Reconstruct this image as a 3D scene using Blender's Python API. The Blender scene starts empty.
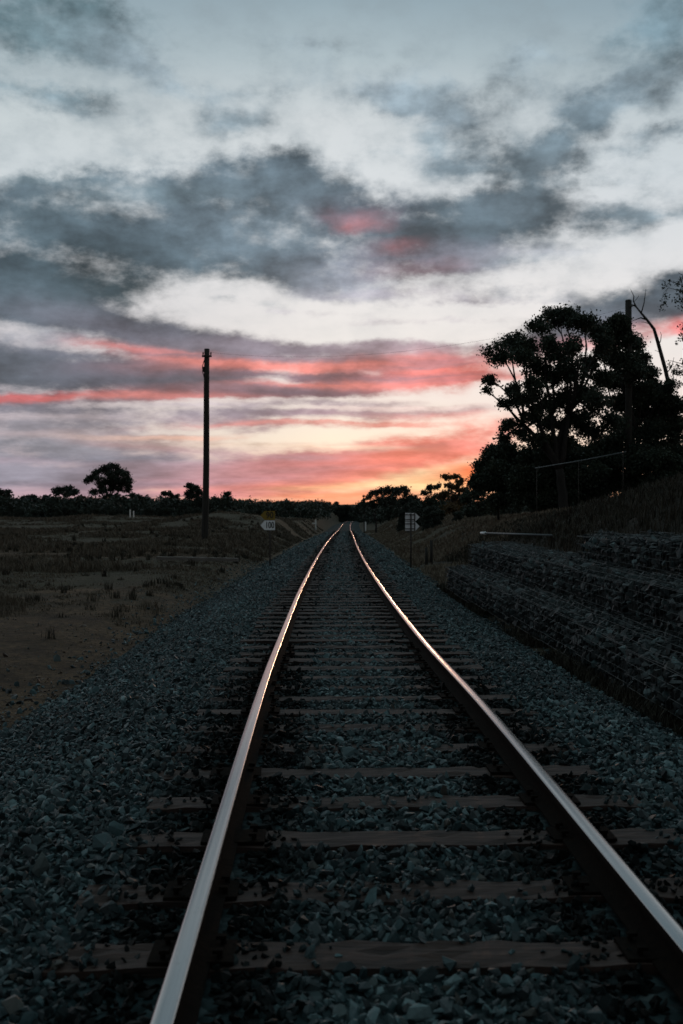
import bpy, bmesh, math, random
import numpy as np
from mathutils import Vector, Matrix

random.seed(11)
RNG = np.random.default_rng(11)
scene = bpy.context.scene
COL = scene.collection

# ------------------------------------------------------------------ camera numbers
W, H, F = 683, 1024, 1050.0
HORIZON = 502.0
CAM = Vector((-0.362, 0.0, 1.285))
YAW = math.atan((341.5 - 315.6) / F)           # camera looks slightly right of the near track
PITCH = math.atan((512 - HORIZON) / F)


def at(px, py, d):
    """a point seen in direction (px, py), d metres up the line"""
    return Vector((CAM.x + (px - 315.6) * d / F, d, CAM.z - (py - HORIZON) * d / F))


# ------------------------------------------------------------------ generic helpers
def sstep(a, b, x):
    t = np.clip((np.asarray(x, float) - a) / (b - a), 0, 1)
    return t * t * (3 - 2 * t)


def lin(c):
    r = []
    for v in c[:3]:
        v = v / 255.0
        r.append(v / 12.92 if v <= 0.04045 else ((v + 0.055) / 1.055) ** 2.4)
    return tuple(r)


def tag(o, label=None, cat=None, group=None, kind=None):
    if label: o['label'] = label
    if cat: o['category'] = cat
    if group: o['group'] = group
    if kind: o['kind'] = kind
    return o


def empty(name, loc=(0, 0, 0), rz=0.0):
    o = bpy.data.objects.new(name, None)
    o.empty_display_size = 0.2
    COL.objects.link(o)
    o.location = loc
    o.rotation_euler = (0, 0, rz)
    return o


def link(name, me, parent=None, loc=(0, 0, 0), rz=0.0):
    o = bpy.data.objects.new(name, me)
    COL.objects.link(o)
    o.location = loc
    o.rotation_euler = (0, 0, rz)
    if parent: o.parent = parent
    return o


def copy_tree(root):
    c = root.copy(); COL.objects.link(c)
    for ch in root.children:
        d = ch.copy(); COL.objects.link(d); d.parent = c
        for g in ch.children:
            e = g.copy(); COL.objects.link(e); e.parent = d
    return c


def np_mesh(name, verts, faces, mats=(), mat_idx=None, smooth=False, attr=None):
    """verts (n,3); faces (m,k) of one size k"""
    me = bpy.data.meshes.new(name)
    v = np.asarray(verts, np.float32); f = np.asarray(faces, np.int32)
    me.vertices.add(len(v)); me.vertices.foreach_set('co', v.ravel())
    m, k = f.shape
    me.loops.add(m * k); me.loops.foreach_set('vertex_index', f.ravel())
    me.polygons.add(m)
    me.polygons.foreach_set('loop_start', np.arange(0, m * k, k, dtype=np.int32))
    me.polygons.foreach_set('loop_total', np.full(m, k, np.int32))
    if mat_idx is not None:
        me.polygons.foreach_set('material_index', np.asarray(mat_idx, np.int32))
    me.polygons.foreach_set('use_smooth', np.full(m, smooth))
    for mt in mats: me.materials.append(mt)
    if attr is not None:
        for an, vals in attr.items():
            a = me.attributes.new(an, 'FLOAT', 'POINT')
            a.data.foreach_set('value', np.asarray(vals, np.float32))
    me.update(calc_edges=True)
    me.validate()
    return me


class MB:
    """collects quads/polys for ONE mesh"""
    def __init__(s): s.v = []; s.f = []; s.m = []

    def add(s, vs, fs, m=0):
        b = len(s.v)
        s.v += [tuple(p) for p in vs]
        s.f += [tuple(i + b for i in f) for f in fs]
        s.m += [m] * len(fs)

    def box(s, c, size, m=0, rot=None, jit=0.0):
        hx, hy, hz = (q / 2 for q in size)
        vs = [Vector((x * hx, y * hy, z * hz)) for z in (-1, 1) for y in (-1, 1) for x in (-1, 1)]
        if jit: vs = [p + Vector((random.uniform(-jit, jit), random.uniform(-jit, jit), random.uniform(-jit, jit))) for p in vs]
        if rot is not None: vs = [rot @ p for p in vs]
        c = Vector(c)
        s.add([p + c for p in vs], [(0, 2, 3, 1), (4, 5, 7, 6), (0, 1, 5, 4), (2, 6, 7, 3), (0, 4, 6, 2), (1, 3, 7, 5)], m)

    def tube(s, pts, rad, n=7, m=0, cap=True):
        pts = [Vector(p) for p in pts]
        if not hasattr(rad, '__len__'): rad = [rad] * len(pts)
        base = len(s.v)
        prev = None
        for i, p in enumerate(pts):
            t = (pts[min(i + 1, len(pts) - 1)] - pts[max(i - 1, 0)])
            t = t.normalized() if t.length > 1e-9 else Vector((0, 0, 1))
            ref = prev if prev is not None else (Vector((1, 0, 0)) if abs(t.x) < .9 else Vector((0, 1, 0)))
            a = (ref - t * ref.dot(t))
            a = a.normalized() if a.length > 1e-6 else t.orthogonal().normalized()
            prev = a
            b = t.cross(a)
            for k in range(n):
                an = 2 * math.pi * k / n
                s.v.append(tuple(p + (a * math.cos(an) + b * math.sin(an)) * rad[i]))
        for i in range(len(pts) - 1):
            for k in range(n):
                k2 = (k + 1) % n
                s.f.append((base + i * n + k, base + i * n + k2, base + (i + 1) * n + k2, base + (i + 1) * n + k))
                s.m.append(m)
        if cap:
            s.f.append(tuple(base + k for k in reversed(range(n)))); s.m.append(m)
            e = base + (len(pts) - 1) * n
            s.f.append(tuple(e + k for k in range(n))); s.m.append(m)

    def prism(s, outline, y0, y1, m=0):
        """outline of (x, z), thickened along y"""
        n = len(outline)
        vs = [(x, y0, z) for x, z in outline] + [(x, y1, z) for x, z in outline]
        fs = [tuple(range(n)), tuple(reversed(range(n, 2 * n)))]
        fs += [(i, i + n, (i + 1) % n + n, (i + 1) % n) for i in range(n)]
        s.add(vs, fs, m)

    def mesh(s, name, mats, smooth=False):
        me = bpy.data.meshes.new(name)
        me.from_pydata(s.v, [], s.f)
        for mt in mats: me.materials.append(mt)
        me.polygons.foreach_set('material_index', s.m)
        me.polygons.foreach_set('use_smooth', [smooth] * len(s.f))
        bm = bmesh.new(); bm.from_mesh(me)
        bmesh.ops.recalc_face_normals(bm, faces=bm.faces); bm.to_mesh(me); bm.free()
        me.update()
        return me


# value noise for building (not for shading)
_T = RNG.random((64, 64))


def vnoise(x, y):
    x = np.asarray(x, float); y = np.asarray(y, float)
    xi = np.floor(x).astype(int); yi = np.floor(y).astype(int)
    fx = x - xi; fy = y - yi
    fx = fx * fx * (3 - 2 * fx); fy = fy * fy * (3 - 2 * fy)
    g = lambda a, b: _T[a % 64, b % 64]
    return (g(xi, yi) * (1 - fx) + g(xi + 1, yi) * fx) * (1 - fy) + (g(xi, yi + 1) * (1 - fx) + g(xi + 1, yi + 1) * fx) * fy


def fbm(x, y, o=4):
    s = 0; a = 1; t = 0
    for i in range(o):
        s = s + a * vnoise(x * 2 ** i + 7.3 * i, y * 2 ** i + 3.1 * i); t += a; a *= .5
    return s / t


# ------------------------------------------------------------------ node helpers
class NT:
    def __init__(s, nt): s.nt = nt

    def n(s, typ, **kw):
        nd = s.nt.nodes.new(typ)
        for k, v in kw.items(): setattr(nd, k, v)
        return nd

    def l(s, a, b): s.nt.links.new(a, b)

    def inp(s, sock, v):
        if isinstance(v, bpy.types.NodeSocket): s.l(v, sock)
        elif v is not None: sock.default_value = v

    def math(s, op, a, b=None, c=None, clamp=False):
        nd = s.n('ShaderNodeMath', operation=op, use_clamp=clamp)
        for i, v in enumerate((a, b, c)): s.inp(nd.inputs[i], v)
        return nd.outputs[0]

    def vmath(s, op, a, b=None, scale=None):
        nd = s.n('ShaderNodeVectorMath', operation=op)
        s.inp(nd.inputs[0], a)
        if b is not None: s.inp(nd.inputs[1], b)
        if scale is not None: s.inp(nd.inputs['Scale'], scale)
        return nd.outputs[0]

    def maprange(s, v, a, b, c=0.0, d=1.0, interp='LINEAR'):
        nd = s.n('ShaderNodeMapRange', interpolation_type=interp)
        s.inp(nd.inputs[0], v)
        for i, q in enumerate((a, b, c, d)): s.inp(nd.inputs[1 + i], q)
        return nd.outputs[0]

    def mix(s, f, a, b, blend='MIX'):
        nd = s.n('ShaderNodeMix', data_type='RGBA', blend_type=blend)
        s.inp(nd.inputs[0], f)
        for sock, v in ((nd.inputs[6], a), (nd.inputs[7], b)):
            if isinstance(v, tuple) and len(v) == 3: v = (*v, 1)
            s.inp(sock, v)
        return nd.outputs[2]

    def mixf(s, f, a, b):
        nd = s.n('ShaderNodeMix', data_type='FLOAT')
        s.inp(nd.inputs[0], f); s.inp(nd.inputs[2], a); s.inp(nd.inputs[3], b)
        return nd.outputs[0]

    def noise(s, vec, scale, detail=4, rough=.55, col=False):
        nd = s.n('ShaderNodeTexNoise')
        if vec is not None: s.l(vec, nd.inputs['Vector'])
        nd.inputs['Scale'].default_value = scale
        nd.inputs['Detail'].default_value = detail
        nd.inputs['Roughness'].default_value = rough
        return nd.outputs['Color' if col else 'Fac']

    def ramp(s, fac, stops, interp='LINEAR'):
        nd = s.n('ShaderNodeValToRGB')
        cr = nd.color_ramp; cr.interpolation = interp
        while len(cr.elements) < len(stops): cr.elements.new(0.5)
        for e, (p, c) in zip(cr.elements, stops):
            e.position = p
        for e, (p, c) in zip(cr.elements, stops):
            e.color = c if len(c) == 4 else (*c, 1)
        s.inp(nd.inputs[0], fac)
        return nd


# ------------------------------------------------------------------ sky
SUN_AZ, SUN_EL = math.radians(5.5), math.radians(1.2)
world = bpy.data.worlds.new('World'); scene.world = world; world.use_nodes = True

# clear sky colour down the picture: y, left, middle, right
CLEAR = [(-400, (96, 118, 132), (96, 118, 132), (96, 118, 132)), (-120, (128, 152, 166), (128, 154, 168), (124, 148, 162)), (0, (148, 167, 177), (150, 170, 180), (142, 162, 173)),
         (60, (172, 186, 192), (178, 193, 199), (168, 184, 191)), (120, (200, 209, 212), (210, 216, 219), (194, 204, 209)), (170, (205, 213, 217), (217, 222, 225), (206, 214, 219)),
         (240, (205, 209, 213), (222, 224, 226), (218, 221, 224)), (300, (206, 206, 210), (233, 231, 230), (232, 230, 230)), (350, (206, 200, 204), (238, 234, 230), (236, 230, 226)),
         (400, (198, 188, 194), (242, 232, 224), (240, 226, 220)), (440, (196, 184, 190), (252, 238, 216), (248, 222, 204)), (470, (188, 172, 182), (252, 214, 186), (255, 200, 170)),
         (490, (186, 164, 176), (255, 200, 162), (255, 204, 160)), (502, (186, 160, 168), (255, 170, 130), (255, 172, 132))]
DK, DK2, GR, PU = (74, 90, 100), (88, 104, 115), (128, 143, 152), (118, 112, 124)
PK, PK2, SAL = (226, 138, 131), (206, 140, 142), (236, 144, 126)
# x, y, rx, ry, tilt (deg, down to the right), opacity, colour
BLOBS = [
    (55, 22, 85, 30, 6, .85, (84, 106, 114)), (110, 50, 70, 22, 16, .5, GR), (20, 45, 60, 22, 0, .6, (96, 116, 124)), (48, 100, 70, 11, 9, .8, (116, 134, 143)), (240, 123, 32, 13, 0, .75, GR),
    (330, 75, 70, 30, 0, .25, (150, 165, 174)), (430, 108, 50, 18, 4, .8, (122, 137, 147)), (520, 64, 34, 14, -20, .6, GR), (670, 20, 60, 40, 0, .88, (98, 118, 128)), (683, 80, 22, 22, 0, .45, GR),
    (600, 102, 45, 18, -12, .8, (108, 124, 134)), (562, 142, 62, 17, -46, .92, (94, 110, 120)), (660, 135, 50, 10, -10, .78, (118, 132, 141)), (480, 158, 55, 18, -12, .85, (108, 124, 134)),
    (430, 60, 60, 14, 0, .12, GR), (640, 165, 60, 8, 5, .3, GR), (150, 130, 60, 6, 4, .2, GR), (360, 190, 40, 5, -10, .3, GR),
    # big middle left bank
    (60, 186, 90, 9, -6, .8, DK2), (-20, 200, 60, 20, 0, .75, DK2), (235, 176, 85, 20, -3, .86, DK2), (300, 190, 50, 24, 20, .75, DK2), (55, 226, 110, 22, 4, .86, (84, 101, 111)),
    (165, 250, 110, 20, 4, .92, DK), (180, 222, 70, 16, 0, .8, DK2), (265, 225, 70, 40, 10, .72, (100, 116, 127)), (300, 262, 80, 22, 10, .8, DK2), (340, 285, 50, 14, 10, .6, (126, 132, 143)),
    (68, 287, 88, 28, 0, 1, (48, 62, 69)), (140, 192, 90, 13, -3, .8, (92, 108, 117)), (20, 178, 60, 8, 0, .6, (96, 112, 120)), (15, 290, 60, 30, 0, .9, DK), (100, 322, 130, 15, 10, .9, (90, 97, 108)), (180, 340, 110, 11, 9, .88, (98, 100, 112)), (10, 345, 50, 10, 0, .6, (120, 124, 134)),
    (240, 300, 40, 5, 4, .35, GR),
    # middle right bank
    (372, 222, 46, 26, 10, .88, (86, 98, 110)), (470, 232, 85, 24, -4, .93, DK), (500, 205, 60, 16, -8, .82, (82, 97, 107)), (590, 214, 80, 16, 3, .84, (86, 101, 111)), (670, 216, 50, 9, 0, .6, GR),
    (430, 262, 90, 15, 0, .75, (112, 114, 127)), (548, 172, 30, 24, 0, .7, (92, 108, 118)), (400, 292, 90, 7, 0, .4, (165, 160, 170)), (525, 292, 50, 7, 2, .55, (140, 148, 156)), (520, 270, 60, 5, 0, .4, GR),
    (350, 217, 30, 7, 10, .55, (136, 104, 114)), (366, 223, 14, 4.5, -10, .75, (192, 108, 108)), (400, 246, 22, 3.5, 0, .55, (178, 114, 118)), (420, 270, 70, 4, 3, .3, (168, 132, 142)),
    # right lower
    (655, 302, 75, 22, -8, .97, (76, 90, 101)), (585, 324, 75, 14, -12, .9, (98, 106, 118)), (690, 290, 40, 12, 0, .8, (84, 98, 110)), (520, 345, 40, 9, 0, .55, PU), (690, 330, 50, 9, 0, .95, (222, 124, 124)), (600, 345, 60, 6, 0, .5, PK2),
    # lower left bands
    (142, 351, 62, 4.4, 6, .8, (212, 134, 134)), (30, 336, 40, 6, 4, .5, (150, 152, 160)), (60, 356, 70, 5, 3, .7, (104, 106, 118)), (70, 374, 150, 16, 2, .98, (84, 90, 102)), (165, 376, 90, 13, 0, .95, (92, 94, 106)), (-30, 370, 80, 22, 0, .9, (84, 92, 102)),
    (30, 397, 55, 2.8, -2, .9, (212, 114, 116)), (185, 396, 90, 3.4, -1, .92, PK), (60, 408, 100, 5, 2, .75, (120, 120, 132)),
    (215, 362, 60, 5, 4, .9, PK), (360, 364, 150, 6.5, -1, .97, PK), (270, 349, 90, 8, 3, .85, (132, 126, 138)), (420, 349, 90, 7, 0, .75, (152, 140, 150)),
    (320, 374.5, 140, 3.4, 0, .9, (112, 98, 110)), (370, 383, 150, 5, -2, .96, PK), (285, 391, 100, 5.5, -1, .93, (112, 102, 116)), (330, 402, 80, 4, 0, .6, (150, 138, 150)),
    (455, 372, 70, 16, -2, .85, (226, 126, 122)), (450, 360, 60, 3, -4, .6, (150, 116, 128)), (440, 381, 50, 2.6, 0, .6, (160, 112, 122)),
    (350, 414, 130, 5, -1, .72, (160, 140, 152)), (230, 413, 60, 6, 0, .6, (140, 134, 146)), (240, 424, 90, 4, 2, .6, (168, 138, 148)), (430, 416, 60, 4, 0, .5, (226, 160, 152)),
    (80, 422, 130, 8, 0, .7, (142, 140, 150)), (60, 447, 150, 14, 2, .9, (138, 140, 151)), (160, 446, 70, 4, 4, .6, (196, 160, 160)), (40, 474, 160, 14, 0, .92, (142, 140, 153)), (70, 494, 130, 6, 0, .6, (178, 150, 162)),
    (170, 470, 70, 15, 0, .85, (152, 138, 150)), (265, 473, 90, 15, -2, .9, (176, 140, 148)), (345, 463, 100, 16, -5, .93, (204, 130, 132)), (420, 455, 70, 18, -10, .96, (236, 132, 118)), (470, 440, 50, 12, -8, .8, (230, 140, 132)),
    (385, 478, 90, 6, -6, .85, SAL), (300, 487, 110, 5, 0, .75, (240, 140, 122)), (230, 492, 60, 5, 0, .7, (214, 142, 142)), (345, 486, 60, 2.5, -3, .9, (255, 196, 150)), (410, 479, 60, 2.5, -12, .85, (255, 206, 160)),
    (300, 45, 70, 8, 4, .35, GR), (400, 85, 40, 12, -12, .5, (134, 148, 157)), (445, 95, 40, 14, -8, .6, GR), (270, 95, 50, 8, 6, .35, GR), (185, 95, 50, 10, 8, .4, GR), (150, 72, 60, 10, 14, .45, GR),
    (520, 95, 30, 10, -30, .4, GR), (620, 80, 40, 8, -10, .4, GR), (600, 150, 50, 8, -14, .55, (118, 132, 141)), (650, 105, 40, 8, -10, .5, GR), (560, 60, 50, 6, 0, .3, GR), (450, 140, 40, 10, -6, .55, GR),
    (620, 185, 60, 7, 4, .5, GR), (20, 110, 60, 6, 6, .4, GR), (380, 160, 50, 6, -14, .35, GR), (90, 155, 70, 5, 0, .3, GR), (560, 255, 70, 5, -3, .45, (150, 156, 164)), (620, 268, 60, 4, -4, .4, (160, 164, 170)),
    (480, 300, 70, 4, -2, .5, (160, 158, 168)), (300, 312, 60, 4, 2, .4, (180, 176, 184)), (420, 320, 80, 4, -2, .4, (176, 170, 178)),
    (290, 358, 110, 2.2, 1, .75, (138, 122, 134)), (430, 366, 70, 2.2, -3, .7, (150, 122, 132)), (395, 377, 90, 2.4, -1, .75, (134, 108, 120)), (240, 387, 70, 2.4, 0, .7, (124, 110, 122)),
    (120, 343, 60, 2.2, 5, .6, (128, 118, 128)), (180, 357, 50, 2.2, 3, .6, (120, 108, 120)), (90, 401, 80, 2.4, -1, .6, (128, 120, 132)), (300, 470, 80, 2.6, -2, .5, (188, 140, 146)), (380, 450, 60, 2.4, -6, .5, (200, 146, 146)),
    (30, 432, 90, 3, -1, .7, (176, 164, 170)), (120, 436, 60, 3, 1, .7, (206, 182, 178)), (20, 460, 90, 3, 1, .6, (164, 150, 162)), (110, 458, 80, 3, 0, .7, (122, 128, 142)), (180, 437, 60, 2.5, 1, .7, (240, 196, 176)),
    (60, 415, 80, 2.5, 0, .7, (186, 176, 182)), (240, 444, 60, 2.5, 1, .6, (236, 214, 196)), (300, 424, 110, 2.2, -1, .7, (226, 150, 142)), (410, 407, 70, 2.5, 0, .6, (236, 214, 208)), (400, 425, 80, 2.5, -1, .7, (226, 156, 146)),
    (200, 405, 60, 2.5, 0, .7, (190, 180, 186)), (300, 457, 40, 3, 3, .6, (182, 148, 158)), (210, 480, 70, 3, 0, .5, (186, 140, 150)), (140, 484, 90, 3, 0, .6, (166, 146, 160)), (340, 447, 60, 2.5, 2, .6, (250, 226, 200)),
    (415, 475, 55, 3, -12, .9, (255, 222, 180)), (375, 484, 45, 2.6, -8, .85, (255, 204, 160)), (452, 482, 34, 7, -6, .9, (255, 200, 146)),
    (440, 486, 50, 5, 0, .95, (255, 212, 158)), (345, 496, 70, 3, 0, .8, (255, 158, 118)), (258, 432, 22, 3, 0, .6, (170, 150, 156)), (480, 475, 30, 14, 0, .8, (252, 122, 78)),
]


def cloud_at(x, y):
    """opacity and colour of cloud seen at a point of the sky"""
    a = 0.0; col = [120., 130., 140.]; first = True
    acc = None
    for (bx, by_, rx, ry_, ti, op, c) in BLOBS:
        dx, dy = x - bx, y - by_
        t = math.radians(ti)
        u = (dx * math.cos(t) + dy * math.sin(t)) / rx; v_ = (-dx * math.sin(t) + dy * math.cos(t)) / ry_
        r2 = u * u + v_ * v_
        if r2 > 6: continue
        k = op * math.exp(-(r2 ** 1.25) * .75)
        if acc is None: acc = [0., 0., 0.]
        cl = lin(c)
        na = a + k * (1 - a)
        if na > 1e-6:
            acc = [(acc[i] * a * (1 - k) + cl[i] * k) / na for i in range(3)]
        a = na
    if acc is None: acc = lin((130, 142, 152))
    return acc, a


NCOL = 40
X0, X1 = -130.0, 813.0
azc = [math.atan((X0 - 341.5) / F) + (math.atan((X1 - 341.5) / F) - math.atan((X0 - 341.5) / F)) * i / (NCOL - 1) for i in range(NCOL)]
SHEETS = ((0, .075), (.068, .14), (.132, .21), (.198, .53))      # elevation ranges of the cloud ramps


def sky_column(i):
    """cloud colour and opacity up one column of the sky"""
    xpx = 341.5 + F * math.tan(azc[i]); ca = math.cos(azc[i])
    g = bpy.data.node_groups.new('sky_column', 'ShaderNodeTree')
    g.interface.new_socket('elevation', in_out='INPUT', socket_type='NodeSocketFloat')
    g.interface.new_socket('Color', in_out='OUTPUT', socket_type='NodeSocketColor')
    g.interface.new_socket('Alpha', in_out='OUTPUT', socket_type='NodeSocketFloat')
    q = NT(g); gi_ = q.n('NodeGroupInput'); go = q.n('NodeGroupOutput')
    el = gi_.outputs[0]; col = alp = None
    for ta, tb in SHEETS:
        stops = []
        for j in range(32):
            p = j / 31
            c, a_ = cloud_at(xpx, HORIZON - F * (ta + (tb - ta) * p) / ca)
            stops.append((p, (*c, a_)))
        nd = q.ramp(q.maprange(el, ta, tb), stops)
        if col is None:
            col, alp = nd.outputs[0], nd.outputs[1]
        else:
            f_ = q.maprange(el, ta + .001, ta + .006)
            col = q.mix(f_, col, nd.outputs[0]); alp = q.mixf(f_, alp, nd.outputs[1])
    q.l(col, go.inputs[0]); q.l(alp, go.inputs[1])
    return g


COLUMNS = [sky_column(i) for i in range(NCOL)]
nt = bpy.data.node_groups.new('cloudy_sky', 'ShaderNodeTree'); T = NT(nt)
nt.interface.new_socket('Color', in_out='OUTPUT', socket_type='NodeSocketColor')
tc = T.n('ShaderNodeTexCoord')
D = tc.outputs['Generated']
sp = T.n('ShaderNodeSeparateXYZ'); T.l(D, sp.inputs[0])
X, Y, Z = sp.outputs
hl = T.math('SQRT', T.math('ADD', T.math('MULTIPLY', X, X), T.math('MULTIPLY', Y, Y)))
az = T.math('SUBTRACT', T.math('ARCTAN2', X, Y), YAW)
tt = T.math('DIVIDE', Z, T.math('MAXIMUM', hl, .001))
zc = T.math('ADD', T.math('MAXIMUM', Z, 0.0), .10)
cmb = T.n('ShaderNodeCombineXYZ'); T.l(T.math('DIVIDE', X, zc), cmb.inputs[0]); T.l(T.math('DIVIDE', Y, zc), cmb.inputs[1])
PL0 = cmb.outputs[0]
cm2 = T.n('ShaderNodeCombineXYZ')
hs = T.math('MAXIMUM', hl, .02)
T.l(T.math('DIVIDE', X, hs), cm2.inputs[0]); T.l(T.math('DIVIDE', Y, hs), cm2.inputs[1])
tp_ = T.math('MAXIMUM', tt, 0.0)
T.l(T.math('ADD', T.math('MULTIPLY', T.math('MINIMUM', tp_, 1.5), .95), T.math('MULTIPLY', T.math('LOGARITHM', T.math('ADD', tp_, .025), math.e), .20)), cm2.inputs[2])
PL = cm2.outputs[0]
# turbulence of the cloud sheet
wn = T.noise(PL, 9, 7, .62, col=True)
ws = T.n('ShaderNodeSeparateColor'); T.l(wn, ws.inputs[0])
amp = T.maprange(tt, 0, .35, .14, 1.25)
wu = T.math('MULTIPLY', T.math('SUBTRACT', ws.outputs[0], .5), T.math('MULTIPLY', amp, .075))
wt = T.math('MULTIPLY', T.math('SUBTRACT', ws.outputs[1], .5), T.math('MULTIPLY', amp, .050))
u = T.math('ADD', az, wu)
tw = T.math('ADD', tt, wt)


ccol = calpha = None
for i in range(NCOL):
    gn = T.n('ShaderNodeGroup'); gn.node_tree = COLUMNS[i]
    T.l(tw, gn.inputs[0])
    if ccol is None:
        ccol, calpha = gn.outputs[0], gn.outputs[1]
    else:
        f_ = T.maprange(u, azc[i - 1], azc[i])
        ccol = T.mix(f_, ccol, gn.outputs[0]); calpha = T.mixf(f_, calpha, gn.outputs[1])
# clear sky
cl = []
for j, xpx in enumerate((0, 330, 683)):
    ca = math.cos(math.atan((xpx - 341.5) / F))
    st = [(min(1, max(0, (HORIZON - y) / F * ca)), lin((L_, M_, R_)[j])) for (y, L_, M_, R_) in reversed(CLEAR)]
    cl.append(T.ramp(tt, st).outputs[0])
ax = [math.atan((q - 341.5) / F) for q in (0, 330, 683)]
clear = T.mix(T.maprange(az, ax[0], ax[1]), cl[0], cl[1])
clear = T.mix(T.maprange(az, ax[1], ax[2]), clear, cl[2])
# ragged cloud edges
n1 = T.noise(PL, 11, 9, .60)
n2 = T.noise(PL, 24, 9, .6)
nn = T.math('ADD', T.math('MULTIPLY', n1, .55), T.math('MULTIPLY', n2, .45))
edge = T.math('MULTIPLY', T.math('MULTIPLY', calpha, T.math('SUBTRACT', 1.2, calpha)), 4.6)
edge = T.math('ADD', edge, .08)
al = T.math('ADD', calpha, T.math('MULTIPLY', T.math('SUBTRACT', nn, .5), T.math('MULTIPLY', edge, 1.55)))
al = T.maprange(al, .10, .86, 0, 1, 'SMOOTHSTEP')
n3 = T.noise(PL, 15, 7, .58)
shade = T.math('MULTIPLY', T.maprange(nn, .34, .66, 1.25, .82), T.maprange(n3, .36, .66, .74, T.maprange(tt, .06, .22, 1.25, 1.85)))
cshade = T.vmath('SCALE', ccol, scale=shade)
veil = T.math('MULTIPLY', T.maprange(nn, .40, .70, 0, .55, 'SMOOTHSTEP'), T.maprange(tt, .10, .28))
clear = T.mix(veil, clear, lin((142, 157, 165)))
skycol = T.mix(al, clear, cshade)
# the rest of the dome: overhead deck and the dim eastern sky behind the camera
over = T.mix(T.maprange(n1, .35, .65), lin((138, 168, 176)), lin((182, 206, 211)))
skycol = T.mix(T.maprange(tt, .52, 1.3, 0, 1, 'SMOOTHSTEP'), skycol, over)
back = T.maprange(T.math('ABSOLUTE', az), .45, 2.0, 1, .42, 'SMOOTHSTEP')
skycol = T.vmath('SCALE', skycol, scale=back)
below = T.maprange(Z, -.03, 0.0, 0.15, 1)
skycol = T.vmath('SCALE', skycol, scale=below)

go_ = T.n('NodeGroupOutput'); T.l(skycol, go_.inputs[0])
world.node_tree.nodes.clear(); T = NT(world.node_tree)
gn = T.n('ShaderNodeGroup'); gn.node_tree = nt; skycol = gn.outputs[0]
sky = T.n('ShaderNodeTexSky'); sky.sky_type = 'NISHITA'; sky.sun_disc = False
sky.sun_elevation = SUN_EL; sky.sun_rotation = SUN_AZ; sky.altitude = 250; sky.dust_density = 2.0
bg1 = T.n('ShaderNodeBackground'); T.l(skycol, bg1.inputs[0]); bg1.inputs[1].default_value = 1.0
bg2 = T.n('ShaderNodeBackground'); T.l(sky.outputs[0], bg2.inputs[0]); bg2.inputs[1].default_value = .004
add = T.n('ShaderNodeAddShader'); T.l(bg1.outputs[0], add.inputs[0]); T.l(bg2.outputs[0], add.inputs[1])
out = T.n('ShaderNodeOutputWorld'); T.l(add.outputs[0], out.inputs[0])
world.cycles.sampling_method = 'MANUAL'; world.cycles.sample_map_resolution = 512



def material(name):
    m = bpy.data.materials.new(name); m.use_nodes = True
    t = NT(m.node_tree)
    b = m.node_tree.nodes['Principled BSDF']
    return m, t, b


def simple_mat(name, c1, c2, scale=8.0, rough=.8, metal=0.0, bump=0.0, stretch=(1, 1, 1), spec=.3):
    m, t, b = material(name)
    tc = t.n('ShaderNodeTexCoord')
    mp = t.n('ShaderNodeMapping'); mp.inputs['Scale'].default_value = stretch
    t.l(tc.outputs['Object'], mp.inputs[0])
    n = t.noise(mp.outputs[0], scale, 6, .62)
    col = t.mix(t.maprange(n, .3, .7), c1, c2)
    t.l(col, b.inputs['Base Color'])
    b.inputs['Roughness'].default_value = rough
    b.inputs['Metallic'].default_value = metal
    b.inputs['Specular IOR Level'].default_value = spec
    if bump:
        bp = t.n('ShaderNodeBump'); bp.inputs['Strength'].default_value = bump
        bp.inputs['Distance'].default_value = .02
        t.l(n, bp.inputs['Height']); t.l(bp.outputs[0], b.inputs['Normal'])
    return m


def lerp3(a, b, t): return tuple(a[i] + (b[i] - a[i]) * t for i in range(3))


def stone_mat(name, ca, cb, cc, darkening):
    """broken stone: tone varies per stone (attribute 'tone'), darker beside the rails by attribute 'stain'"""
    m, t, b = material(name)
    at_ = t.n('ShaderNodeAttribute', attribute_name='tone')
    st = t.n('ShaderNodeAttribute', attribute_name='darkening')
    geo = t.n('ShaderNodeNewGeometry')
    r = t.ramp(at_.outputs['Fac'], [(0, ca), (.56, lerp3(ca, cb, .36)), (.82, cb), (.86, cc), (.92, cb), (1, (.13, .20, .205))])
    n = t.noise(geo.outputs['Position'], 60, 4, .6)
    c = t.mix(t.maprange(n, .3, .75, 0, .45), r.outputs[0], (.03, .032, .032))
    c = t.mix(t.math('MULTIPLY', st.outputs['Fac'], .96), c, darkening)
    t.l(c, b.inputs['Base Color'])
    b.inputs['Roughness'].default_value = .55
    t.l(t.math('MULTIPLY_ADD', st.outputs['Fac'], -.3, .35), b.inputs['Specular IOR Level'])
    bp = t.n('ShaderNodeBump'); bp.inputs['Strength'].default_value = .5; bp.inputs['Distance'].default_value = .006
    t.l(n, bp.inputs['Height']); t.l(bp.outputs[0], b.inputs['Normal'])
    return m


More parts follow.
